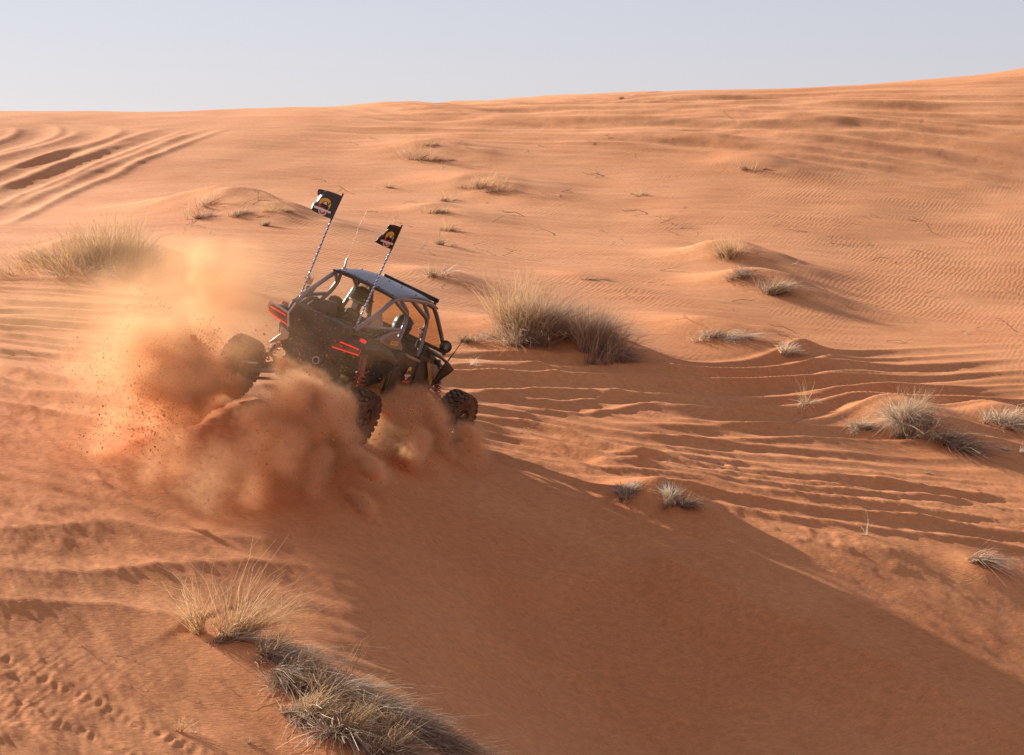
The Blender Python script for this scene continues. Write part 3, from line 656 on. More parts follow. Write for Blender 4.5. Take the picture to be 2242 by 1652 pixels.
# running gear
def tyre_mesh():
    R, w = .405, .135; prof = []
    for r, h in [(.20,-.115),(.25,-.13),(.33,-.140),(.372,-.128),(.385,-.10),(.388,0),(.385,.10),(.372,.128),(.33,.140),(.25,.13),(.20,.115)]: prof.append((r, h))
    b = MB(); b.lathe(prof, (0,0,0), (1,0,0), 48)
    n = 26
    for k in range(n):
        a0 = 2*math.pi*k/n
        def blk(a, x0, x1, da, r0, r1, sk):
            p = []
            for r in (r0, r1):
                t = 1 if r == r0 else .86
                for aa, xx in ((-da*t, x0),(da*t, x0),(da*t, x1),(-da*t, x1)):
                    an = a+aa+sk*(xx); p.append((xx if r == r0 else xx*.985, r*math.cos(an), r*math.sin(an)))
            b.hexa(p)
        blk(a0, -.030, .028, .070, .375, .413, .9); blk(a0+math.pi/n, .040, .098, .075, .374, .411, -.6); blk(a0+math.pi/n, -.098, -.040, .075, .374, .411, .6)
        blk(a0, .104, .143, .085, .355, .402, 0); blk(a0, -.143, -.104, .085, .355, .402, 0)
    return b.mesh("tyre", RUBBER, 30)
TYRE = tyre_mesh()
def rim_mesh():
    b = MB(); b.lathe([(.215,.115),(.222,.122),(.205,.12),(.19,.08),(.186,-.10),(.21,-.115),(.198,-.105),(.178,-.09),(.178,.07)], (0,0,0), (1,0,0), 36, True)
    for k in range(8):
        a = 2*math.pi*k/8
        for da in (-.13,.13):
            b.tube([(.06,.05*math.cos(a),.05*math.sin(a)),(.085,.12*math.cos(a+da*.5),.12*math.sin(a+da*.5)),(.09,.19*math.cos(a+da),.19*math.sin(a+da))], [.017,.013,.012], 6)
    b.lathe([(.0005,.10),(.035,.10),(.05,.085),(.062,.05),(.075,.02),(.08,-.06),(.0005,-.06)], (0,0,0), (1,0,0), 20)
    for k in range(6):
        a = 2*math.pi*k/6; b.lathe([(.0005,.10),(.007,.098),(.008,.07)], (0,.055*math.cos(a),.055*math.sin(a)), (1,0,0), 6)
    return b.mesh("rim", RIMM, 35)
RIM = rim_mesh()
for i, h in enumerate(HUBS):
    s = 1 if h[0] > 0 else -1
    wl = empty("wheel", h, BUG); wl.rotation_euler = (i*.37, 0, (math.pi if s < 0 else 0)+(math.radians(-5) if i == 2 else 0))
    link("tyre", TYRE, wl); link("rim", RIM, wl)
def arms(s, rear, hub):
    h = Vector(hub); hi = h-Vector((s*.14,0,0))
    if rear:
        b = MB(); b.tube([hi+Vector((0,.02,.02)),(s*.58,.50,.50),(s*.44,1.05,.50)], [.055,.05,.04], 8); b.build("trailing_arm", BLACKD, BUG)
        b = MB(); b.tube([hi+Vector((0,-.06,.10)),(s*.14,-.30,.62)], .020, 8); b.tube([hi+Vector((0,-.06,-.10)),(s*.14,-.30,.44)], .020, 8); b.build("radius_rods", BLACKD, BUG)
        top = Vector((s*.48,.30,1.10)); bot = hi+Vector((-s*.02,.16,.12))
    else:
        b = MB(); b.tube([hi+Vector((0,0,-.1)),(s*.30,2.9,.46)], .024, 8); b.tube([hi+Vector((0,0,-.1)),(s*.30,3.3,.46)], .024, 8); b.tube([hi+Vector((0,0,.1)),(s*.32,2.95,.66)], .02, 8); b.tube([hi+Vector((0,0,.1)),(s*.32,3.25,.66)], .02, 8); b.build("control_arms", BLACKD, BUG)
        top = Vector((s*.40,3.0,1.05)); bot = hi+Vector((-s*.14,0,-.04))
    b = MB(); b.tube([hi, (s*.16, h.y+(.0 if rear else .02), .54)], .026, 8); b.build("half_shaft", STEEL, BUG)
    b = MB(); b.tube([hi+Vector((s*.03,0,-.12)),hi+Vector((s*.03,0,.12))], .05, 8); b.lathe([(.03,0),(.11,0),(.11,.012),(.03,.012)], hi+Vector((s*.05,0,0)), (1,0,0), 20, True); b.build("hub_carrier", BLACKD, BUG)
    d = top-bot
    b = MB(); b.tube([bot,top], .022, 8); b.tube([bot+d*.55,top], .046, 12); sh = b.build("shock_absorber", dusty("shock_body", (.30,.05,.03), .4, dust=.25) if rear else BLACKD, BUG)
    ax = d.normalized(); u = ax.orthogonal().normalized(); w = ax.cross(u); pts = []
    for k in range(90):
        t = k/89; a = t*2*math.pi*7; pts.append(bot+d*(.10+.55*t)+(u*math.cos(a)+w*math.sin(a))*.064)
    MB().tube(pts, .010, 6).build("coil_spring", REDS, sh)
for i, h in enumerate(HUBS): arms(1 if h[0] > 0 else -1, i < 2, h)
# ------------------------------------------------------------------ whips and flags
def text_mesh(s, size):
    c = bpy.data.curves.new("lettering", 'FONT'); c.body = s; c.size = size; c.align_x = 'CENTER'; c.align_y = 'CENTER'; c.resolution_u = 2
    o = bpy.data.objects.new("lettering", c); COL.objects.link(o); bpy.context.view_layer.update()
    me = bpy.data.meshes.new_from_object(o.evaluated_get(bpy.context.evaluated_depsgraph_get()))
    bpy.data.objects.remove(o); bpy.data.curves.remove(c)
    return [tuple(v.co) for v in me.vertices], [tuple(p.vertices) for p in me.polygons]
def disc(cx, cy, r, a0=0, a1=2*math.pi, n=24): return [(cx+r*math.cos(a0+(a1-a0)*k/n), cy+r*math.sin(a0+(a1-a0)*k/n)) for k in range(n+(0 if a1-a0 > 6.2 else 1))]
def emblem(surf, parent, lift, sc=1.0):
    """round yellow sun with a buggy, a red dune, a white name band and a white bowl beneath; laid on surf(x, y) -> point, normal"""
    def lay(polys, m, nm, k):
        b = MB()
        for P in polys:
            vs = []
            for x, y in P:
                p, n = surf(x*sc, y*sc); vs.append(p+n*(lift*(1+k)))
            b.add(vs, [tuple(range(len(P)))])
        b.build(nm, m, parent)
    lay([disc(0,.04,.44)], YELLOW, "emblem_sun", 0)
    lay([[(-.52,-.26),(-.40,-.02),(-.10,.10),(.14,.04),(.42,-.22),(.40,-.30),(-.50,-.30)]], REDP, "emblem_dune", 1)
    lay([[(-.30,-.06),(-.24,.10),(-.08,.22),(.14,.20),(.24,.06),(.34,-.02),(.34,-.12),(-.26,-.14)], disc(-.18,-.14,.10), disc(.22,-.14,.10), [(.10,.0),(.36,.30),(.40,.28),(.18,-.02)]], INK, "emblem_car", 2)
    lay([[(-.14,.13),(-.06,.18),(.10,.17),(.16,.10),(.0,.10)]], WHITE, "emblem_window", 3)
    lay([[(-.68,-.27),(.68,-.27),(.68,-.42),(-.68,-.42)]], WHITE, "emblem_band", 3)
    lay([disc(0,-.42,.34,math.pi,2*math.pi,16)], WHITE, "emblem_bowl", 1)
    lay([disc(0,-.42,.25,math.pi,2*math.pi,16)], REDP, "emblem_bowl_inner", 2)
    lay([disc(0,-.36,.16,math.pi*1.1,math.pi*1.9,10)], WHITE, "emblem_bowl_core", 3)
    vs, fs = text_mesh("ALAZIZIAH", .155); b = MB(); vv = []
    for x, y, _ in vs:
        p, n = surf(x*sc, (y-.345)*sc); vv.append(p+n*(lift*5))
    b.add(vv, fs); b.build("emblem_lettering", REDP, parent)
def whip(base, top, name_label):
    b = MB(); base = Vector(base); top = Vector(top); d = top-base
    b.tube([base-d.normalized()*.10, base+d*.03], [.014,.010], 8); b.build("whip_mount", BLACK, BUG)
    b = MB(); b.tube([base, top+d.normalized()*.33], .006, 8); pole = b.build("whip_pole", BLACK, BUG)
    ax = d.normalized(); u = ax.orthogonal().normalized(); w = ax.cross(u)
    for m, ph, nm in ((LEDW,0,"led_spiral"),(LEDB,math.pi*.66,"led_spiral"),(LEDW,math.pi*1.33,"led_spiral")):
        pts = [base+d*(k/240)+(u*math.cos(k*.55+ph)+w*math.sin(k*.55+ph))*.0095 for k in range(241)]
        MB().tube(pts, .0038, 5).build(nm, m, pole)
def flag(cor, wav, em, sc):
    """cor: the four corners at hoist-bottom, hoist-top, fly-top, fly-bottom in buggy space; wav: ripple amplitude"""
    hb, ht, ft, fb = [Vector(c) for c in cor]
    def S(u, v):       # u from hoist to fly, v from bottom to top
        p = (hb*(1-v)+ht*v)*(1-u)+(fb*(1-v)+ft*v)*u
        k = u*(1-.2*v)
        p = p+Vector((0, wav*k*math.sin(u*5.2+v*2.1+.6)+.4*wav*k*math.sin(u*11+v*5), 0))
        p = p+Vector((0,0,.018*math.sin(u*math.pi)*(-1 if v < .5 else 1)*.6-.012*u*u*math.sin(v*9)))
        if u > .8: p = p+Vector((.03*(u-.8)*math.sin(v*14), -.10*(u-.8)*math.sin(v*8), 0))
        return p
    def N(u, v):
        e = .01; n = (S(u+e,v)-S(u-e,v)).cross(S(u,v+e)-S(u,v-e)).normalized()
        return n if n.y < 0 else -n
    b = MB(); b.grid(lambda u, v: S(u, v), 22, 18); f = b.build("flag", FLAGM, BUG); f.modifiers.new("thick", 'SOLIDIFY').thickness = .002
    MB().tube([hb+Vector((0,0,-.02)), hb.lerp(ht,.5), ht+Vector((0,0,.035))], .013, 8).build("flag_sleeve", FLAGM, f)
    if em:
        def surf(x, y):
            u, v = em[0]-x*em[2], em[1]+y*em[2]
            return S(u, v), N(u, v)
        emblem(surf, f, .004, sc)
whip((-.39,-.30,1.46), (-.40,-.30,2.54), "left")
flag([(-.40,-.30,2.55),(-.385,-.30,2.87),(-.735,-.30,2.83),(-.70,-.30,2.55)], .035, (.50,.42,.55), 1.0)
whip((.46,-.25,1.46), (.495,-.25,2.50), "right")
flag([(.497,-.25,2.52),(.505,-.25,2.82),(.405,-.42,2.81),(.33,-.40,2.54)], .05, (.42,.42,.55), 1.0)
# stickers on the right doors
def side_surf(cy, cz, ext, x=.708, k=1.0):
    def surf(px, py): return Vector((x, cy+px*ext*k, cz+py*ext)), Vector((1,0,0))
    return surf
dr = [o for o in BUG.children if o.name.startswith("rear_door")][0]; df = [o for o in BUG.children if o.name.startswith("front_door")][0]
emblem(side_surf(1.40,.965,.15,.703,1.0), dr, .0012, 1.0)
b = MB(); b.prism([(.702,1.32,.80),(.702,1.56,.80),(.702,1.56,.84),(.702,1.32,.84)], (.003,0,0)); b.build("red_sticker", REDP, dr)
def strip_text(s, size, org, yd, zd, m, parent, back=None):
    org = Vector(org); yd = Vector(yd).normalized(); zd = Vector(zd).normalized(); n = yd.cross(zd).normalized()
    if n.x < 0: n = -n
    vs, fs = text_mesh(s, size); MB().add([org+yd*x+zd*y+n*.004 for x, y, _ in vs], fs).build("sticker_lettering", m, parent)
    if back:
        w, h, bm_ = back; MB().add([org+yd*x+zd*y+n*.002 for x, y in ((-w,-h),(w,-h),(w,h),(-w,h))], [(0,1,2,3)]).build("sticker", bm_, parent)
strip_text("DENIZZZZEIII", .085, (.742,2.02,.97), (0,.42,-.34), (0,.34,.42), YELLOW, df)
qp = [o for o in BUG.children if o.name.startswith("quarter_panel")][0]
strip_text("EMERGENCY", .040, (.672,.62,1.335), (0,1,-.06), (0,.06,1), INK, qp, (.13,.028,YELLOW))

# ------------------------------------------------------------------ the riders
def person(label, joints, head, headgear, extra=None):
    """joints: pelvis, chest, neck, L/R shoulder-elbow-wrist, L/R hip-knee-ankle in buggy space; one skinned body"""
    root = empty("person"); root.matrix_world = VM @ Matrix.Translation(joints["pelvis"]); tag(root, label, "person", "people riding in the buggy")
    o0 = Vector(joints["pelvis"]); V = []; E = []; Rr = []
    def v(p, r): V.append(Vector(p)-o0); Rr.append(r); return len(V)-1
    pel = v(joints["pelvis"], (.155,.125)); bel = v(Vector(joints["pelvis"]).lerp(Vector(joints["chest"]),.5), (.145,.11)); ch = v(joints["chest"], (.165,.12)); nk = v(joints["neck"], (.065,.065))
    E += [(pel,bel),(bel,ch),(ch,nk)]
    hd = Vector(head[0]); f = Vector(head[1]).normalized()
    h1 = v(hd-Vector((0,0,.05)), (.075,.085)); h2 = v(hd+Vector((0,0,.035)), (.085,.1)); h3 = v(hd+Vector((0,0,.10)), (.055,.065)); E += [(nk,h1),(h1,h2),(h2,h3)]
    for sd in ("L","R"):
        a = [v(joints[sd+k], r) for k, r in (("sho",(.07,.07)),("elb",(.05,.05)),("wri",(.035,.033)))]; E += [(ch,a[0]),(a[0],a[1]),(a[1],a[2])]
        l = [v(joints[sd+k], r) for k, r in (("hip",(.095,.09)),("kne",(.07,.07)),("ank",(.05,.05)))]; ft = v(Vector(joints[sd+"ank"])+Vector((0,.17,-.03)), (.045,.035)); E += [(pel,l[0]),(l[0],l[1]),(l[1],l[2]),(l[2],ft)]
    me = bpy.data.meshes.new("body"); me.from_pydata(V, E, []); o = link("body", me, root); me.materials.append(CLOTH)
    sk = o.modifiers.new("skin", 'SKIN'); me.skin_vertices[0]
    for i, r in enumerate(Rr): me.skin_vertices[0].data[i].radius = r
    me.skin_vertices[0].data[pel].use_root = True; sk.use_smooth_shade = True
    sb = o.modifiers.new("sub", 'SUBSURF'); sb.levels = 1; sb.render_levels = 2
    W_ = Matrix.Translation(-o0)
    def sub(b, name, m, **k):
        b.v = [tuple(Vector(p)-o0) for p in b.v]; return b.build(name, m, root, **k)
    # face: nose, brow, eyes and mouth on the front of the head
    up = Vector((0,0,1)); rt = f.cross(up).normalized(); up = rt.cross(f).normalized()
    b = MB(); b.tube([hd+f*.085+up*.03, hd+f*.112-up*.005, hd+f*.09-up*.02], [.012,.017,.012], 8); sub(b, "nose", SKIN)
    for k in (-1,1): sub(MB().lathe([(.0005,.006),(.008,.005),(.013,0)], hd+f*.088+rt*.034*k+up*.028, f, 10), "eye", INK)
    b = MB(); b.tube([hd+f*.088-rt*.022-up*.05, hd+f*.094-up*.05, hd+f*.088+rt*.022-up*.05], .006, 6); sub(b, "mouth", plain("lips", (.3,.1,.08), .5))
    for k in (-1,1): sub(MB().lathe([(.002,.012),(.02,.008),(.026,-.004),(.012,-.012)], hd+rt*.088*k-up*.0, rt*k, 10), "ear", SKIN)
    # hands: palm and five fingers
    for sd, pose in (("L", joints.get("Lhand","grip")), ("R", joints.get("Rhand","grip"))):
        w = Vector(joints[sd+"wri"]); fd = (w-Vector(joints[sd+"elb"])).normalized(); side = Vector(joints.get(sd+"side", fd.orthogonal())); side = (side-fd*side.dot(fd)).normalized(); pn = fd.cross(side)
        b = MB(); c = w+fd*.05
        q = [(-.035,-.04,-.013),(.035,-.04,-.013),(.042,.045,-.013),(-.042,.045,-.013),(-.035,-.04,.013),(.035,-.04,.013),(.042,.045,.013),(-.042,.045,.013)]
        b.hexa([c+side*x+fd*y+pn*z for x, y, z in q])
        for k, (x, ln) in enumerate(((-.032,.070),(-.011,.082),(.011,.078),(.032,.062))):
            p0 = c+side*x+fd*.045; p1 = p0+fd*ln*.45+pn*.02; p2 = p1+pn*ln*.42-fd*.004; p3 = p2-fd*ln*.30+pn*.006
            b.tube([p0,p1,p2,p3], [.0095,.009,.0085,.007], 6)
        if pose == "thumb":
            b.tube([c-side*.035-fd*.01, c-side*.06+fd*.02, c-side*.068+fd*.075], [.012,.0105,.008], 6)
        else:
            b.tube([c-side*.035-fd*.015, c-side*.058+fd*.02+pn*.014, c-side*.05+fd*.05+pn*.035], [.012,.0105,.008], 6)
        sub(b, "hand", SKIN if joints.get(sd+"bare", True) else CLOTH, bevel=.006)
    b = MB()
    if headgear == "turban":
        b.lathe([(.0005,.165),(.06,.158),(.11,.125),(.138,.065),(.142,.01),(.132,-.04),(.11,-.065)], hd+up*.0, up, 28); sub(b, "head_scarf", CLOTH)
        for k in range(5):
            bb = MB(); ring = []
            for j in range(25):
                a = 2*math.pi*j/24; ring.append(hd+rt*math.cos(a)*(.141-.005*k)+f*math.sin(a)*(.144-.005*k)+up*(.005+.022*k+.03*math.sin(a+k*.9)))
            bb.tube(ring, .012, 6); sub(bb, "scarf_fold", CLOTH)
        b = MB(); b.add([hd+f*.10+rt*.085+up*.055, hd+f*.19+rt*.05+up*.035, hd+f*.20+up*.035, hd+f*.19-rt*.05+up*.035, hd+f*.10-rt*.085+up*.055, hd+f*.11+up*.085], [(0,1,2,5),(5,2,3,4)])
        oo = sub(b, "cap_brim", CLOTH); oo.modifiers.new("thick", 'SOLIDIFY').thickness = .012
    elif headgear == "helmet":
        b.lathe([(.0005,.145),(.06,.138),(.105,.10),(.128,.04),(.130,-.03),(.118,-.095),(.10,-.12)], hd, up, 28); sub(b, "helmet", BLACK)
        b = MB(); b.lathe([(.1315,-.02),(.1325,.0),(.1315,.018)], hd, up, 28); sub(b, "goggle_strap", SEATM)
        b = MB(); b.add([hd+f*.10+rt*.09+up*.06, hd+f*.20+rt*.06+up*.075, hd+f*.21+up*.085, hd+f*.20-rt*.06+up*.075, hd+f*.10-rt*.09+up*.06, hd+f*.10+up*.11], [(0,1,2,5),(5,2,3,4)])
        oo = sub(b, "helmet_peak", BLACK); oo.modifiers.new("thick", 'SOLIDIFY').thickness = .01
    else:
        b.lathe([(.0005,.125),(.045,.12),(.085,.095),(.104,.05),(.108,.0),(.10,-.05),(.075,-.085)], hd, up, 24); sub(b, "beanie", CLOTH)
    if extra: extra(hd, f, rt, up, sub)
    return root
def seated(x, y, lean=0.0):
    return {"pelvis":(x,y+.10,.90), "chest":(x+lean,y+.02,1.22), "neck":(x+lean,y+.02,1.36),
            "Lsho":(x+lean-.18,y+.02,1.30), "Rsho":(x+lean+.18,y+.02,1.30), "Lelb":(x-.22,y+.20,1.08), "Relb":(x+.22,y+.20,1.08), "Lwri":(x-.12,y+.42,1.10), "Rwri":(x+.12,y+.42,1.10),
            "Lhip":(x-.10,y+.16,.90), "Rhip":(x+.10,y+.16,.90), "Lkne":(x-.13,y+.52,.98), "Rkne":(x+.13,y+.52,.98), "Lank":(x-.13,y+.64,.62), "Rank":(x+.13,y+.64,.62)}
j = seated(-.34,1.34); j.update(Lwri=(-.46,2.0,1.24), Rwri=(-.22,2.0,1.24), Lelb=(-.54,1.70,1.16), Relb=(-.12,1.70,1.16))
def drv(hd, f, rt, up, sub):
    b = MB(); b.lathe([(.133,-.055),(.140,-.038),(.143,-.02)], hd, up, 28); sub(b, "goggle_strap", SILVER)
    c = hd+Vector((.03,-.118,-.09))
    b = MB(); b.hexa([c+Vector(p) for p in ((-.035,-.01,-.06),(.035,-.01,-.06),(.035,.0,-.06),(-.035,.0,-.06),(-.035,-.01,.02),(.035,-.01,.02),(.035,.0,.02),(-.035,.0,.02))]); t_ = sub(b, "collar_tag", SILVER)
    b = MB(); b.hexa([c+Vector(p) for p in ((-.035,-.013,.02),(.035,-.013,.02),(.035,.0,.02),(-.035,.0,.02),(-.035,-.013,.06),(.035,-.013,.06),(.035,.0,.06),(-.035,.0,.06))]); sub(b, "green_tag", GREENP)
person("driver in black with wrapped head scarf, cap brim and silver goggle strap", j, ((-.34,1.36,1.57),(.75,.6,-.05)), "turban", drv)
j = seated(-.36,.74); j.update(Lsho=(-.53,.74,1.28), Lelb=(-.74,.68,1.40), Lwri=(-.775,.64,1.53), Lhand="thumb", Lside=(-1,0,0), Lbare=True)
person("rear passenger in black leaning out one raised arm with the thumb up", j, ((-.40,.80,1.42),(.1,1,0)), "beanie")
j = seated(.33,1.44); j.update(Rsho=(.50,1.46,1.30), Relb=(.60,1.62,1.20), Rwri=(.585,1.62,1.40), Rside=(0,1,0))
person("front passenger in black helmet gripping the cage pillar with one hand", j, ((.33,1.48,1.48),(.05,1,-.05)), "helmet")
# ------------------------------------------------------------------ dry grass
def straw(name, c0, c1, c2):
    m, N, L, P = mat(name); a = node(N, "ShaderNodeAttribute", attribute_name="tone")
    r = node(N, "ShaderNodeValToRGB"); e = r.color_ramp.elements; e[0].color = (*c0,1); e[1].color = (*c2,1); k = e.new(.5); k.color = (*c1,1)
    L.new(a.outputs["Fac"], r.inputs[0]); L.new(r.outputs[0], P.inputs["Base Color"]); P.inputs["Roughness"].default_value = .7; P.inputs["Specular IOR Level"].default_value = .25
    tr = node(N, "ShaderNodeBsdfTranslucent"); L.new(r.outputs[0], tr.inputs[0]); x = node(N, "ShaderNodeMixShader"); x.inputs[0].default_value = .35
    L.new(P.outputs[0], x.inputs[1]); L.new(tr.outputs[0], x.inputs[2]); L.new(x.outputs[0], N["Material Output"].inputs[0]); return m
GOLD = straw("golden_straw", (.30,.185,.09), (.58,.375,.19), (.78,.56,.33))
TAN = straw("tan_dead_grass", (.16,.095,.06), (.42,.275,.175), (.64,.46,.31))
PALE = straw("bleached_stems", (.44,.31,.20), (.68,.53,.37), (.84,.70,.54))
def blades(name, m, parent, O, rng, n, rx, ry, h, width, lean=(0,0), splay=.7, droop=.35, axis=0.0, seg=5, hjit=.5, rise=1.0):
    """n curved ribbons rooted in an ellipse; lean and droop bend them over"""
    nc = int(max(3, min(40, n/55)))                       # sub-tufts give the clump its ragged outline
    rc = np.sqrt(rng.random(nc))*np.abs(rng.normal(0,.6,nc)).clip(.05,1.15); tc = rng.random(nc)*2*math.pi; wt = rng.random(nc)**1.2+.15
    ci = rng.choice(nc, n, p=wt/wt.sum()); hf = rng.uniform(.55,1.15,nc)[ci]; cl = rng.normal(0,.22,(nc,2))[ci]
    ux = rc[ci]*np.cos(tc[ci])+rng.normal(0,.11,n); uy = rc[ci]*np.sin(tc[ci])+rng.normal(0,.11,n)
    r = np.hypot(ux,uy); th = np.arctan2(uy,ux); ca, sa = math.cos(axis), math.sin(axis)
    ex, ey = ux*rx, uy*ry
    bx, by = O.x+ex*ca-ey*sa, O.y+ex*sa+ey*ca
    bz = ground_z(bx, by)-.015
    out = np.stack([np.cos(th)*ca-np.sin(th)*sa, np.cos(th)*sa+np.sin(th)*ca], -1)
    d = np.concatenate([out*(splay*(.25+r)*rng.uniform(.3,1.3,n))[:,None]+rng.normal(0,.22,(n,2))+cl+np.array(lean), rise*np.ones((n,1))*rng.uniform(.75,1.1,(n,1))], 1)
    d /= np.linalg.norm(d, axis=1)[:,None]
    Ln = h*hf*1.1*(1-hjit+hjit*rng.random(n)**.8)*(1-.25*np.clip(r,0,1))
    hd = d[:,:2]/(np.linalg.norm(d[:,:2],axis=1)[:,None]+1e-6)
    bend = np.concatenate([hd*.75+np.array(lean)*.5+rng.normal(0,.3,(n,2)), -np.ones((n,1))*rng.uniform(.3,1.2,(n,1))], 1)*droop*rng.uniform(.2,1.5,(n,1))
    t = np.linspace(0,1,seg)[None,:,None]
    P = np.stack([bx,by,bz],-1)[:,None,:]+Ln[:,None,None]*(d[:,None,:]*t+bend[:,None,:]*t*t)
    kink = rng.normal(0,.045,(n,seg,3))*Ln[:,None,None]*t; P = P+kink
    gz = ground_z(P[...,0], P[...,1])+.004; P[...,2] = np.where(t[...,0] > .05, np.maximum(P[...,2], gz), P[...,2])
    a = rng.random(n)*2*math.pi; wv = np.stack([np.cos(a),np.sin(a),rng.normal(0,.3,n)],-1)
    wv = wv[:,None,:]*(1.45*width*rng.uniform(.5,1.5,(n,1,1))*(1-.75*t))
    V = np.concatenate([P-wv/2, P+wv/2], 1)-np.array(O)          # n, 2*seg, 3
    i = np.arange(seg-1); q = np.stack([i,i+1,seg+i+1,seg+i],-1)
    F = (np.arange(n)[:,None,None]*2*seg+q[None]).reshape(-1,4)
    me = bpy.data.meshes.new(name); me.vertices.add(n*2*seg); me.vertices.foreach_set("co", V.astype(np.float32).ravel())
    me.loops.add(F.size); me.loops.foreach_set("vertex_index", F.astype(np.int32).ravel())
    me.polygons.add(len(F)); me.polygons.foreach_set("loop_start", np.arange(0,F.size,4,dtype=np.int32)); me.update(calc_edges=True)
    tone = np.clip(rng.normal(.5,.22,n)[:,None]+(.25*(t[0,:,0]-.5))[None],0,1); tone = np.concatenate([tone,tone],1)
    at_ = me.attributes.new("tone",'FLOAT','POINT'); at_.data.foreach_set("value", tone.astype(np.float32).ravel())
    me.materials.append(m); o = link(name, me, parent); return tag(o, kind="stuff")
WL = (0.34, -0.30)       # lean down wind
def clump(px, py, label, parts, group=None, seed=None, name="dry_grass_clump"):
    if py > 1340:
        for _, _, kw in parts:
            for q_ in ("rx","ry","h","width"): kw[q_] *= 1.2
    O = hit(px, py); O.z -= .0; root = empty(name, O); tag(root, label, "grass", group)
    rng = np.random.default_rng(seed if seed is not None else int(px*7+py*13))
    for nm, m, kw in parts:
        off = kw.pop("off", (0,0)); c = Vector((O.x+off[0], O.y+off[1], 0)); c.z = O.z
        o = blades(nm, m, root, c, rng, **kw); o.location = (c.x-O.x, c.y-O.y, 0)
    return root
B = lambda n, r, h, w=.006, **k: dict(n=n, rx=r if not isinstance(r,tuple) else r[0], ry=r if not isinstance(r,tuple) else r[1], h=h, width=w, **k)
clump(232,578,"large golden grass bush on its own sand mound, upwind of the flying dust",[
  ("blades",GOLD,B(2300,(1.75,1.0),.95,.006,splay=.75,droop=.22)),("dead_stems",TAN,B(1300,(1.7,.9),.72,.007,splay=1.2,droop=.5)),
  ("fallen_stems",PALE,B(60,(.9,.5),.55,.009,splay=1.2,droop=.8,off=(-.3,-.6),lean=(.1,-.5))),("seed_stalks",GOLD,B(70,(1.5,.7),1.3,.005,splay=.3,droop=.1)),
  ("trailing_blades",TAN,B(330,(.75,.5),.55,.006,splay=.9,droop=.4,off=(1.9,-.35),lean=(.5,.1)))])
clump(72,572,"small greenish straw tuft beside the large golden grass bush",[("blades",GOLD,B(260,(.24,.2),.42,.006,splay=.6,droop=.2)),("dead_stems",TAN,B(90,.22,.35,.006,splay=1))])
clump(1180,738,"biggest grey and straw grass bush, over a shaded sand hollow past the ruts",[
  ("blades",GOLD,B(900,(.8,.6),1.3,.006,splay=.5,droop=.2,off=(-.45,.1),lean=(.12,0))),("dead_stems",TAN,B(2900,(1.25,.8),1.15,.006,splay=1.0,droop=.45,off=(.15,0),lean=(.3,-.05))),
  ("fallen_stems",PALE,B(150,(.7,.4),.6,.009,splay=1.2,droop=.8,off=(-.5,-.35),lean=(.2,-.5))),("low_litter",TAN,B(260,(.6,.35),.3,.007,splay=1.6,droop=.6,off=(-1.1,-.3),lean=(.2,-.3)))])
clump(1300,772,"upright grey grass tuft joined to the right flank of the biggest bush",[
  ("blades",TAN,B(1200,(.55,.42),1.0,.006,splay=.55,droop=.2,lean=(.18,0))),("dead_stems",TAN,B(600,(.7,.4),.5,.006,splay=1.2,droop=.6,off=(.3,-.1),lean=(.5,-.1))),("stalks",PALE,B(24,.3,.6,.009,splay=.5,droop=.3,off=(0,-.2)))])
clump(1592,566,"thin golden tuft with wispy tall blades high on the dune face",[("blades",GOLD,B(420,(.55,.4),.75,.006,splay=.6,droop=.15)),("dead_stems",TAN,B(220,(.5,.4),.4,.006,splay=1.2,droop=.5,lean=WL))])
clump(1622,606,"low brown tangle of stems under the wispy golden tuft",[("dead_stems",TAN,B(520,(.5,.35),.34,.007,splay=1.4,droop=.6,lean=(.2,-.1)))])
clump(1690,640,"grey bent grass tuft on the shaded end of a dune face mound",[("dead_stems",TAN,B(620,(.55,.4),.5,.007,splay=1.1,droop=.5,lean=(.4,0))),("stems",PALE,B(60,(.5,.3),.5,.009,splay=1.2,droop=.6,lean=(.5,-.1)))])
for k, (px, py, r, h, n, lb) in enumerate([(432,478,.5,.38,170,"short tuft at the upwind end of the long low grass mound"),(455,448,.45,.62,70,"sparse tall blades on the crest of the long low grass mound"),
   (520,470,.7,.26,240,"sprawling brown stems along the middle of the long low grass mound"),(578,494,.3,.24,120,"small dark tuft below the long low grass mound"),(622,462,.5,.24,110,"thin wisps at the downwind end of the long low grass mound")]):
    clump(px,py,lb,[("dead_stems",TAN,B(n,(r,r*.6),h,.008,splay=1.2,droop=.5,lean=WL)),("blades",GOLD,B(n//2,(r,r*.6),h*1.2,.006,splay=.6,droop=.2))])
clump(1990,925,"pale straw tussock bowed over the rutted valley floor, with dead grass below it",[
  ("blades",PALE,B(900,(.42,.34),.62,.006,splay=.9,droop=.75,lean=(.1,-.05))),("dead_stems",TAN,B(1300,(.55,.4),.55,.006,splay=1.0,droop=.55,lean=(.3,-.1))),
  ("seed_stalks",GOLD,B(120,(.5,.35),.85,.004,splay=.5,droop=.15,lean=(.35,.25))),("matted_grass",TAN,B(900,(1.0,.4),.42,.007,splay=1.3,droop=.9,off=(.5,-.75),lean=(.7,-.4),axis=-.6))])
clump(1880,938,"low drooping straw fringe at the upwind foot of the pale tussock",[("blades",PALE,B(240,(.35,.18),.32,.006,splay=1.0,droop=.9,lean=(.1,-.3))),("dead_stems",TAN,B(240,(.35,.2),.26,.006,splay=1.3,droop=.7))])
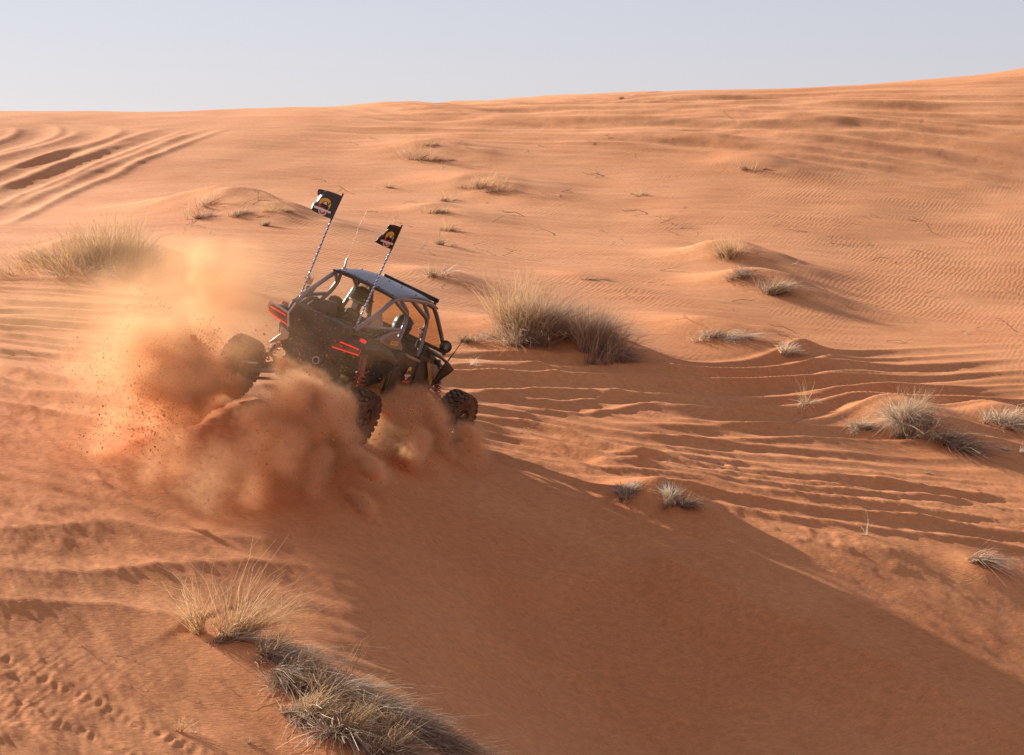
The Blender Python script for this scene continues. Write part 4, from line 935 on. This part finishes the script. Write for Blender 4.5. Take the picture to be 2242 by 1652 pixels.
clump(2195,930,"flattened pale tussock beside the bowed straw tussock, its stems combed down wind",[("blades",PALE,B(620,(.5,.3),.48,.007,splay=.9,droop=.8,lean=(.5,-.1),axis=-.5)),("dead_stems",TAN,B(600,(.6,.3),.4,.006,splay=1.1,droop=.6,lean=(.4,-.1),axis=-.5)),("stalks",GOLD,B(50,(.4,.25),.55,.004,splay=.5,droop=.15,lean=(.5,.2)))])
clump(2236,992,"scrap of white bleached stems below the flattened pale tussock",[("stems",PALE,B(70,(.25,.12),.3,.009,splay=1.4,droop=.7,lean=(.4,-.3)))])
clump(1768,884,"small fan of pale stems with tall thin stalks on the valley floor",[("blades",PALE,B(90,(.16,.1),.34,.007,splay=1.0,droop=.8,lean=(.3,-.4))),("stalks",GOLD,B(14,.12,.75,.004,splay=.25,droop=.1)),("dead_stems",TAN,B(90,(.35,.12),.2,.006,splay=1.3,droop=.6,lean=(.4,0)))])
clump(1372,1082,"round wiry grey shrub on the dune lip with sand trickling past",[("twigs",PALE,B(330,(.13,.12),.26,.005,splay=1.6,droop=.4,hjit=.35)),("dead_stems",TAN,B(420,(.16,.14),.24,.005,splay=1.5,droop=.5))])
clump(1468,1092,"larger wiry grey shrub trailing down the lip behind the round one",[("twigs",PALE,B(380,(.17,.14),.30,.005,splay=1.4,droop=.4,hjit=.35)),("dead_stems",TAN,B(800,(.3,.16),.28,.005,splay=1.4,droop=.6,off=(.14,-.10),lean=(.4,-.2)))])
clump(2128,1228,"bleached stems hanging over the end of the dune lip",[("stems",PALE,B(150,(.16,.14),.5,.008,splay=.5,droop=.9,lean=(.8,-.55))),("dead_stems",TAN,B(220,(.2,.14),.42,.006,splay=.7,droop=.9,lean=(.8,-.5)))])
clump(968,607,"pale flopped tuft with white arching stems just beyond the buggy roof",[("blades",GOLD,B(170,(.35,.25),.42,.006,splay=.8,droop=.4,lean=(.3,.1))),("stems",PALE,B(60,(.3,.2),.5,.010,splay=1.2,droop=.8,lean=(.3,-.4)))])
clump(830,632,"half hidden straw tuft seen through the roll cage",[("blades",GOLD,B(160,(.5,.25),.34,.007,splay=.8,droop=.3)),("stems",PALE,B(50,(.5,.2),.3,.010,splay=1.2,droop=.7,lean=(.2,-.4)))])
for px, py, r, h, n, lb in [(905,350,.5,.85,90,"sparse tall blades highest on the dune face"),(945,352,.8,.3,150,"low brown stems beside the highest sparse blades"),(940,318,.9,.22,120,"flat scatter of stems above the highest sparse blades"),
   (1058,408,.9,.5,150,"wispy tuft on a faint mound in the middle of the dune face"),(1092,416,.8,.25,100,"flat stems trailing from the wispy mid face tuft"),(972,440,.4,.26,100,"small dark tuft uphill of the flags"),(945,466,.6,.24,140,"low stems casting long shadows near the flag tops"),
   (985,505,.5,.24,110,"scattered stems downhill of the flag tops"),(962,535,.4,.3,80,"little tuft between the flags and the pale flopped tuft"),(1645,372,.5,.32,110,"lone dark tuft below the high wheel tracks"),(1400,428,.6,.22,80,"flat stems alone on the upper dune face"),(850,410,.5,.2,60,"faint stems left of the mid face tuft")]:
    clump(px,py,lb,[("dead_stems",TAN,B(n,(r,r*.5),h,.010,splay=1.3,droop=.5,lean=WL)),("blades",GOLD,B(n//3,(r,r*.5),h*1.5,.007,splay=.5,droop=.15))])
clump(1555,738,"flattened straw tufts on the low mound at the edge of the ruts",[("blades",PALE,B(150,(.7,.35),.36,.008,splay=1.1,droop=.8,lean=(.2,-.4))),("dead_stems",TAN,B(300,(.9,.4),.3,.007,splay=1.2,droop=.6,lean=WL))])
clump(1605,742,"combed bleached grass lying down the side of the rutted mound",[("stems",PALE,B(200,(.5,.2),.5,.007,splay=.4,droop=.9,lean=(1.1,-.2),axis=-.3))])
clump(1718,776,"short pale tuft at the very edge of the wheel ruts",[("blades",PALE,B(190,(.22,.18),.34,.007,splay=.8,droop=.4,lean=(.2,0))),("dead_stems",TAN,B(150,(.4,.2),.25,.006,splay=1.2,droop=.6,lean=(.6,-.2)))])
clump(1280,612,"dark low litter of roots on the rippled slope above the biggest bush",[("dead_stems",TAN,B(160,(.7,.2),.16,.009,splay=1.4,droop=.6,lean=WL))])
# foreground
clump(500,1392,"tall golden grass sprouting from the head of the foreground ridge",[
  ("blades",GOLD,B(400,(.28,.16),.74,.0042,splay=.55,droop=.25,lean=(.42,.05),off=(.05,.02))),("tall_stalks",GOLD,B(46,(.26,.14),1.15,.0042,splay=.35,droop=.22,lean=(.3,.05),hjit=.6)),
  ("bleached_stems",PALE,B(130,(.18,.10),.50,.006,splay=.3,droop=.95,lean=(1.0,-.45),off=(.02,-.06))),("root_stubble",TAN,B(160,(.2,.1),.15,.005,splay=1.3,droop=.7,off=(-.12,-.12)))],name="foreground_grass")
FG = [(585,1432,.34,.17,"grey mat of grass just below the tall golden head of the foreground ridge",0),(655,1478,.36,.18,"matted grey grass on the foreground ridge, second from its golden head",0),(735,1520,.36,.18,"matted grey grass at the middle of the foreground ridge",0),
      (815,1560,.36,.18,"matted grass past the middle of the foreground ridge",0),(900,1598,.36,.17,"brown grass thatch toward the low end of the foreground ridge",1),(985,1640,.32,.16,"brown grass thatch at the low end of the foreground ridge",1),
      (680,1570,.28,.18,"bright bowed straw tussock in front of the foreground ridge mat",2),(760,1608,.34,.2,"straw and white stems sprawling below the bowed foreground tussock",2),(850,1648,.36,.2,"thick thatch at the foot of the foreground ridge",1)]
for px, py, rx, ry, lb, ty in FG:
    ps = [("thatch",TAN,B(950,(rx,ry),.27,.0055,splay=1.0,droop=.8,lean=(.75,-.35),axis=-.7)),("blades",GOLD,B(190,(rx,ry),.40,.0045,splay=.8,droop=.45,lean=(.5,.0),axis=-.7))]
    if ty == 0: ps.append(("bleached_stems",PALE,B(210,(rx*.9,ry*.7),.38,.0062,splay=.5,droop=.9,lean=(1.0,-.5),axis=-.7)))
    if ty == 2: ps += [("bowed_blades",GOLD,B(320,(rx*.6,ry*.7),.42,.0045,splay=.6,droop=.55,lean=(.55,.1))),("white_stems",PALE,B(260,(rx*.8,ry*.8),.32,.0062,splay=1.2,droop=.8,lean=(.4,-.6)))]
    clump(px,py,lb,ps,name="foreground_grass")
clump(612,1500,"dead stubble and roots at the undercut left side of the foreground ridge",[("stubble",TAN,B(420,(.45,.12),.16,.005,splay=1.4,droop=.8,lean=(-.1,-.4),axis=-.75)),("roots",PALE,B(60,(.4,.1),.16,.005,splay=1.2,droop=.9,lean=(-.1,-.6),axis=-.75))],name="foreground_grass")
clump(392,1602,"little golden sprig alone in the lower sand with a long shadow",[("blades",GOLD,B(46,(.05,.03),.19,.0035,splay=.5,droop=.25)),("stems",PALE,B(16,(.09,.03),.09,.004,splay=1.3,droop=.6,off=(.1,0)))])
clump(765,1475,"few tall thin stalks rising behind the foreground ridge",[("stalks",GOLD,B(14,(.1,.06),.5,.004,splay=.3,droop=.2,lean=(.25,0)))])
clump(1895,1172,"two bare upright stalks standing on the sunlit lip",[("stalks",PALE,B(7,(.05,.04),.42,.006,splay=.2,droop=.1,lean=(.12,0))),("stubble",TAN,B(20,(.12,.05),.1,.005,splay=1.2,droop=.6))])
clump(545,1628,"tiny grey tuft on the bare lower slope near the foreground ridge",[("stems",TAN,B(40,(.05,.03),.07,.004,splay=1.3,droop=.4))])
clump(2010,1035,"two dry curled sprigs in the shade under the pale tussock",[("sprigs",GOLD,B(40,(.25,.06),.17,.006,splay=1.2,droop=.7))])
clump(1030,800,"thin pale weed beside the ruts just past the buggy nose",[("stems",PALE,B(34,(.12,.08),.28,.005,splay=.9,droop=.3))])
# twigs lying about
def twig_mesh(k):
    rng = np.random.default_rng(900+k); b = MB(); L = .5; pts = [Vector((0,0,.004))]
    d = Vector((1,0,.12+.1*rng.random()))
    for i in range(6):
        pts.append(pts[-1]+d*L/6); d = (d+Vector((rng.normal(0,.25),rng.normal(0,.35),rng.normal(-.03,.16)))).normalized()
    b.tube(pts, [.006,.0025], 5)
    for i in (2,3,4):
        e = Vector((rng.normal(.4,.3),rng.normal(0,.8),abs(rng.normal(.3,.3)))).normalized(); b.tube([pts[i],pts[i]+e*.08,pts[i]+e*.14+Vector((.02,0,0))], [.004,.0015], 5)
    me = b.mesh("twig", PALE if k % 3 == 0 else TAN); at_ = me.attributes.new("tone",'FLOAT','POINT'); at_.data.foreach_set("value", np.full(len(me.vertices), .25+.3*rng.random(), np.float32)); return me
TW = [twig_mesh(k) for k in range(7)]
_rs = random.Random(11)
AREAS = [(700,1500,300,560,46,"dry twig lying on the upper dune face",1.5),(1350,2230,470,760,40,"dry twig lying on the rippled lower dune face",1.2),(40,640,1330,1640,26,"dry twig lying on the near sand left of the foreground ridge",.42),
         (1050,2200,860,1150,22,"dry twig lying among the wheel ruts",.7),(760,2100,1180,1620,26,"dark chip of wood lying on the shaded slope",.3),(380,640,420,520,12,"dry twig lying on the long low grass mound",1.3)]
for x0, x1, y0, y1, n, lb, sc in AREAS:
    for i in range(n):
        P = hit(_rs.uniform(x0,x1), _rs.uniform(y0,y1))
        o = link("twig", TW[_rs.randrange(7)]); o.location = P; s_ = sc*_rs.uniform(.35,1.0); o.scale = (s_,s_,s_); o.rotation_euler = (_rs.uniform(-.2,.2), _rs.uniform(-.25,.05), _rs.uniform(0,6.28))
        k_ = TW.index(o.data); l_ = lb.replace("dry twig", ("bleached forked twig","thin brown twig","crooked brown twig","pale bent twig","brown three-pronged twig","short brown twig","pale sprawling twig")[k_])
        tag(o, l_, "twig", lb.replace("dry twig","twigs").replace("dark chip","chips"))
# ------------------------------------------------------------------ sand and dust thrown up by the wheels
def make_dust():
    rng = np.random.default_rng(5)
    lo = np.array([-7.4, 25.2, -4.2]); hi = np.array([-0.2, 34.0, -0.35]); vox = .035
    nv = np.ceil((hi-lo)/vox).astype(int)+1; hi = lo+(nv-1)*vox
    R3 = VM.to_3x3(); fw = np.array(R3 @ Vector((0,1,0))); rt = np.array(R3 @ Vector((1,0,0))); upw = np.array([0,0,1.0])
    fw_h = fw/np.linalg.norm(fw)
    def splat(P, w):
        i = np.rint((P-lo)/vox).astype(int); ok = ((i >= 1) & (i < nv-1)).all(1); i = i[ok]
        k = i[:,0]+nv[0]*(i[:,1]+nv[1]*i[:,2])
        return np.bincount(k, weights=w[ok], minlength=nv.prod()).reshape(nv[2],nv[1],nv[0]).astype(np.float32)
    def blur(G, n):
        for _ in range(n):
            for ax in range(3):
                G = .25*np.roll(G,1,ax)+.5*G+.25*np.roll(G,-1,ax)
        return G
    def settle(P, w, keep=.5):
        g = ground_z(P[:,0], P[:,1]); low = P[:,2] < g+.01
        P[:,2] = np.where(low, g+.02+np.abs(rng.normal(0,.06,len(P))), P[:,2]); return P, np.where(low, w*keep, w)
    heavy = 0; fine = 0; grains = []
    #      hub       jets  speed      car  amount  angle   age  sideways
    SRC = [(HUBS[0], 190, (1.6,6.8), 2.6, 1.2, (3,78), .56, .12, .0), (HUBS[1], 130, (1.6,6.6), 2.8, .34, (4,80), .58, -.12, .22), (HUBS[2], 200, (1.6,6.2), 2.8, 1.3, (2,74), .58, .10, .34), (HUBS[3], 20, (1.0,3.0), 2.0, .2, (5,60), .4, 0, 0)]
    for (hub, J, sp, cv, amt, (t0,t1), age, sd, bk) in SRC:
        c0 = VW(hub[0], hub[1]-.10-bk, hub[2]-.34); allP = []
        for j in range(J):
            th = math.radians(t0+(t1-t0)*rng.random()); s = rng.uniform(*sp)*(1-.1*(th/1.4)); ph = rng.normal(sd,.33); n = 3400
            a0 = rng.uniform(0, age*.72); a = a0+rng.random(n)*rng.uniform(.10,.34)*(.5+a0); drift = rng.uniform(.35,1.0)
            d = -fw_h*math.cos(th)*math.cos(ph)+upw*math.sin(th)+rt*math.sin(ph)*.8
            v = d*s*(1+rng.normal(0,.07,(n,1)))+rng.normal(0,.05,(n,3))
            k = 1.9; disp = v*((1-np.exp(-k*a))/k)[:,None]
            E = c0+rt*rng.normal(0,.09,(n,1))-fw_h*(cv*a*drift)[:,None]+fw_h*rng.uniform(-.1,.16)
            E[:,2] = np.maximum(E[:,2], ground_z(E[:,0],E[:,1])+.02)
            P = E+disp; P[:,2] -= .5*7.5*a*a
            P += rng.normal(0,1,(n,3))*(.007+.034*a)[:,None]
            w = amt*np.exp(-a/.45)*(.10+3.4*rng.random()**4)
            P, w = settle(P, w, .06); heavy = heavy+splat(P, w); allP.append(P[::20])
            grains.append(P[rng.random(n) < .2]+rng.normal(0,.02,(1,3)))
    for hub, m, rise, cv, amt in [(HUBS[1], 230000, .62, 2.6, 1.0), (HUBS[0], 190000, .2, 2.6, .3), (HUBS[2], 60000, .16, 1.6, .35)]:
        c0 = VW(hub[0], hub[1]-.2, hub[2]-.3); a = 1.25*rng.random(m)**.85
        P = c0-fw_h*(cv*a*rng.uniform(.35,1.0,m))[:,None]
        P[:,2] = np.maximum(P[:,2], ground_z(P[:,0],P[:,1]))
        P += rng.normal(0,1,(m,3))*((.10+.34*a)[:,None]*np.array([1,1,.8])); P[:,2] += rise*a*rng.random(m)*1.5
        w = amt*np.exp(-a/.75); P, w = settle(P, w, .35); fine = fine+splat(P, w)
    # a standing puff above and behind the far rear wheel
    m = 120000; c0 = VW(-1.25,-.75,.72); q = rng.normal(0,1,(m,3))*np.array([.42,.5,.42]); P = c0+q+np.array([-.2,0,.22]); fine = fine+splat(P, np.full(m,.62))
    # low veil drifting behind the buggy
    m = 150000; c0 = VW(-1.2,-2.6,.55); P = c0+rng.normal(0,1,(m,3))*np.array([1.7,1.5,.45]); P, w = settle(P, np.full(m,.26), .0); fine = fine+splat(P, w)
    # billows: smooth random field that breaks the dust into clumps
    def field(cells, seed):
        r = np.random.default_rng(seed); g = r.random(tuple(cells)); out = g
        for ax, n in enumerate((nv[2],nv[1],nv[0])):
            x = np.linspace(0, out.shape[ax]-1.001, n); i = x.astype(int); f = x-i; f = f*f*(3-2*f); sh = [1,1,1]; sh[ax] = n; f = f.reshape(sh)
            out = np.take(out,i,ax)*(1-f)+np.take(out,i+1,ax)*f
        return out
    b = .5*field((7,13,11),1)+.3*field((14,27,22),2)+.2*field((28,54,44),3)
    bil = np.clip((b-.40)*5.5, .05, 1.7)
    heavy = .7*heavy+.3*blur(heavy,2); fine = blur(fine,4)*bil
    heavy *= 110.0/np.percentile(heavy[heavy > 0],99.3); fine *= .62/np.percentile(fine[fine > 1e-4],98)
    dens = np.minimum(heavy,200)+fine
    dens[dens < .012] = 0
    me = bpy.data.meshes.new("dust_cloud"); n = int(nv.prod()); me.vertices.add(n)
    iz, iy, ix = np.meshgrid(np.arange(nv[2]),np.arange(nv[1]),np.arange(nv[0]),indexing='ij')
    co = np.stack([lo[0]+ix*vox,lo[1]+iy*vox,lo[2]+iz*vox],-1).reshape(-1,3); me.vertices.foreach_set("co", co.astype(np.float32).ravel())
    at_ = me.attributes.new("amount",'FLOAT','POINT'); at_.data.foreach_set("value", dens.astype(np.float32).ravel())
    o = link("dust_cloud", me); tag(o, "orange sand spray and dust billowing up behind the buggy wheels", "dust", kind="stuff")
    m_ = bpy.data.materials.new("airborne_dust"); m_.use_nodes = True; N = m_.node_tree.nodes; L = m_.node_tree.links; N.clear()
    pv = node(N, "ShaderNodeVolumePrincipled"); pv.inputs["Color"].default_value = (.96,.62,.345,1); pv.inputs["Anisotropy"].default_value = .08; pv.inputs["Density"].default_value = 1.0
    ou = node(N, "ShaderNodeOutputMaterial"); L.new(pv.outputs[0], ou.inputs["Volume"])
    ng = bpy.data.node_groups.new("dust_field", 'GeometryNodeTree'); ng.interface.new_socket("Geometry", in_out='INPUT', socket_type='NodeSocketGeometry'); ng.interface.new_socket("Geometry", in_out='OUTPUT', socket_type='NodeSocketGeometry')
    G = ng.nodes; K = ng.links; gi = G.new("NodeGroupInput"); go = G.new("NodeGroupOutput")
    pos = G.new("GeometryNodeInputPosition"); sub = G.new("ShaderNodeVectorMath"); sub.operation = 'SUBTRACT'; sub.inputs[1].default_value = lo.tolist()
    dv = G.new("ShaderNodeVectorMath"); dv.operation = 'SCALE'; dv.inputs["Scale"].default_value = 1/vox
    rd = G.new("ShaderNodeVectorMath"); rd.operation = 'ADD'; rd.inputs[1].default_value = (.5,.5,.5); fl = G.new("ShaderNodeVectorMath"); fl.operation = 'FLOOR'
    dt = G.new("ShaderNodeSeparateXYZ"); fi = G.new("FunctionNodeFloatToInt"); 
    K.new(pos.outputs[0], sub.inputs[0]); K.new(sub.outputs[0], dv.inputs[0]); K.new(dv.outputs[0], rd.inputs[0]); K.new(rd.outputs[0], fl.inputs[0]); K.new(fl.outputs[0], dt.inputs[0])
    m1 = G.new("ShaderNodeMath"); m1.operation = 'MULTIPLY_ADD'; m1.inputs[1].default_value = float(nv[1]); K.new(dt.outputs[2], m1.inputs[0]); K.new(dt.outputs[1], m1.inputs[2])
    m2 = G.new("ShaderNodeMath"); m2.operation = 'MULTIPLY_ADD'; m2.inputs[1].default_value = float(nv[0]); K.new(m1.outputs[0], m2.inputs[0]); K.new(dt.outputs[0], m2.inputs[2])
    K.new(m2.outputs[0], fi.inputs[0])
    na = G.new("GeometryNodeInputNamedAttribute"); na.data_type = 'FLOAT'; na.inputs[0].default_value = "amount"
    si = G.new("GeometryNodeSampleIndex"); si.data_type = 'FLOAT'; si.domain = 'POINT'; si.clamp = True
    K.new(gi.outputs[0], si.inputs["Geometry"]); K.new(na.outputs[0], si.inputs["Value"]); K.new(fi.outputs[0], si.inputs["Index"])
    vc = G.new("GeometryNodeVolumeCube"); vc.inputs["Min"].default_value = lo.tolist(); vc.inputs["Max"].default_value = hi.tolist()
    for nm, v_ in zip(("Resolution X","Resolution Y","Resolution Z"), nv): vc.inputs[nm].default_value = int(v_)
    K.new(si.outputs[0], vc.inputs["Density"])
    smn = G.new("GeometryNodeSetMaterial"); smn.inputs["Material"].default_value = m_; K.new(vc.outputs[0], smn.inputs["Geometry"]); K.new(smn.outputs[0], go.inputs[0])
    md = o.modifiers.new("dust_field",'NODES'); md.node_group = ng; me.materials.append(m_)
    # flying grains and clods
    P = np.concatenate(grains); P = P[P[:,2] > ground_z(P[:,0],P[:,1])+.03]
    P = P[rng.permutation(len(P))[:110000]]
    m = 1500; q = VW(.15,-.6,.95)+rng.normal(0,1,(m,3))*np.array([.5,.25,.24]); P = np.concatenate([P,q]); n = len(P)
    sz = .0046*np.exp(rng.normal(0,.5,n)); T = np.array([[1,1,1],[1,-1,-1],[-1,1,-1],[-1,-1,1]])*.6
    jit = rng.uniform(.6,1.4,(n,4,1)); V = P[:,None,:]+T[None]*jit*sz[:,None,None]; F = (np.arange(n)[:,None,None]*4+np.array([[0,1,2],[0,3,1],[0,2,3],[1,3,2]])[None]).reshape(-1,3)
    gm = bpy.data.meshes.new("flying_sand"); gm.from_pydata(V.reshape(-1,3).tolist(), [], F.tolist()); gm.materials.append(SAND)
    tag(link("flying_sand", gm), "loose sand grains flying through the air behind the wheels", "sand", kind="stuff")
make_dust()
SC.cycles.volume_step_rate = 1.0; SC.cycles.volume_max_steps = 256
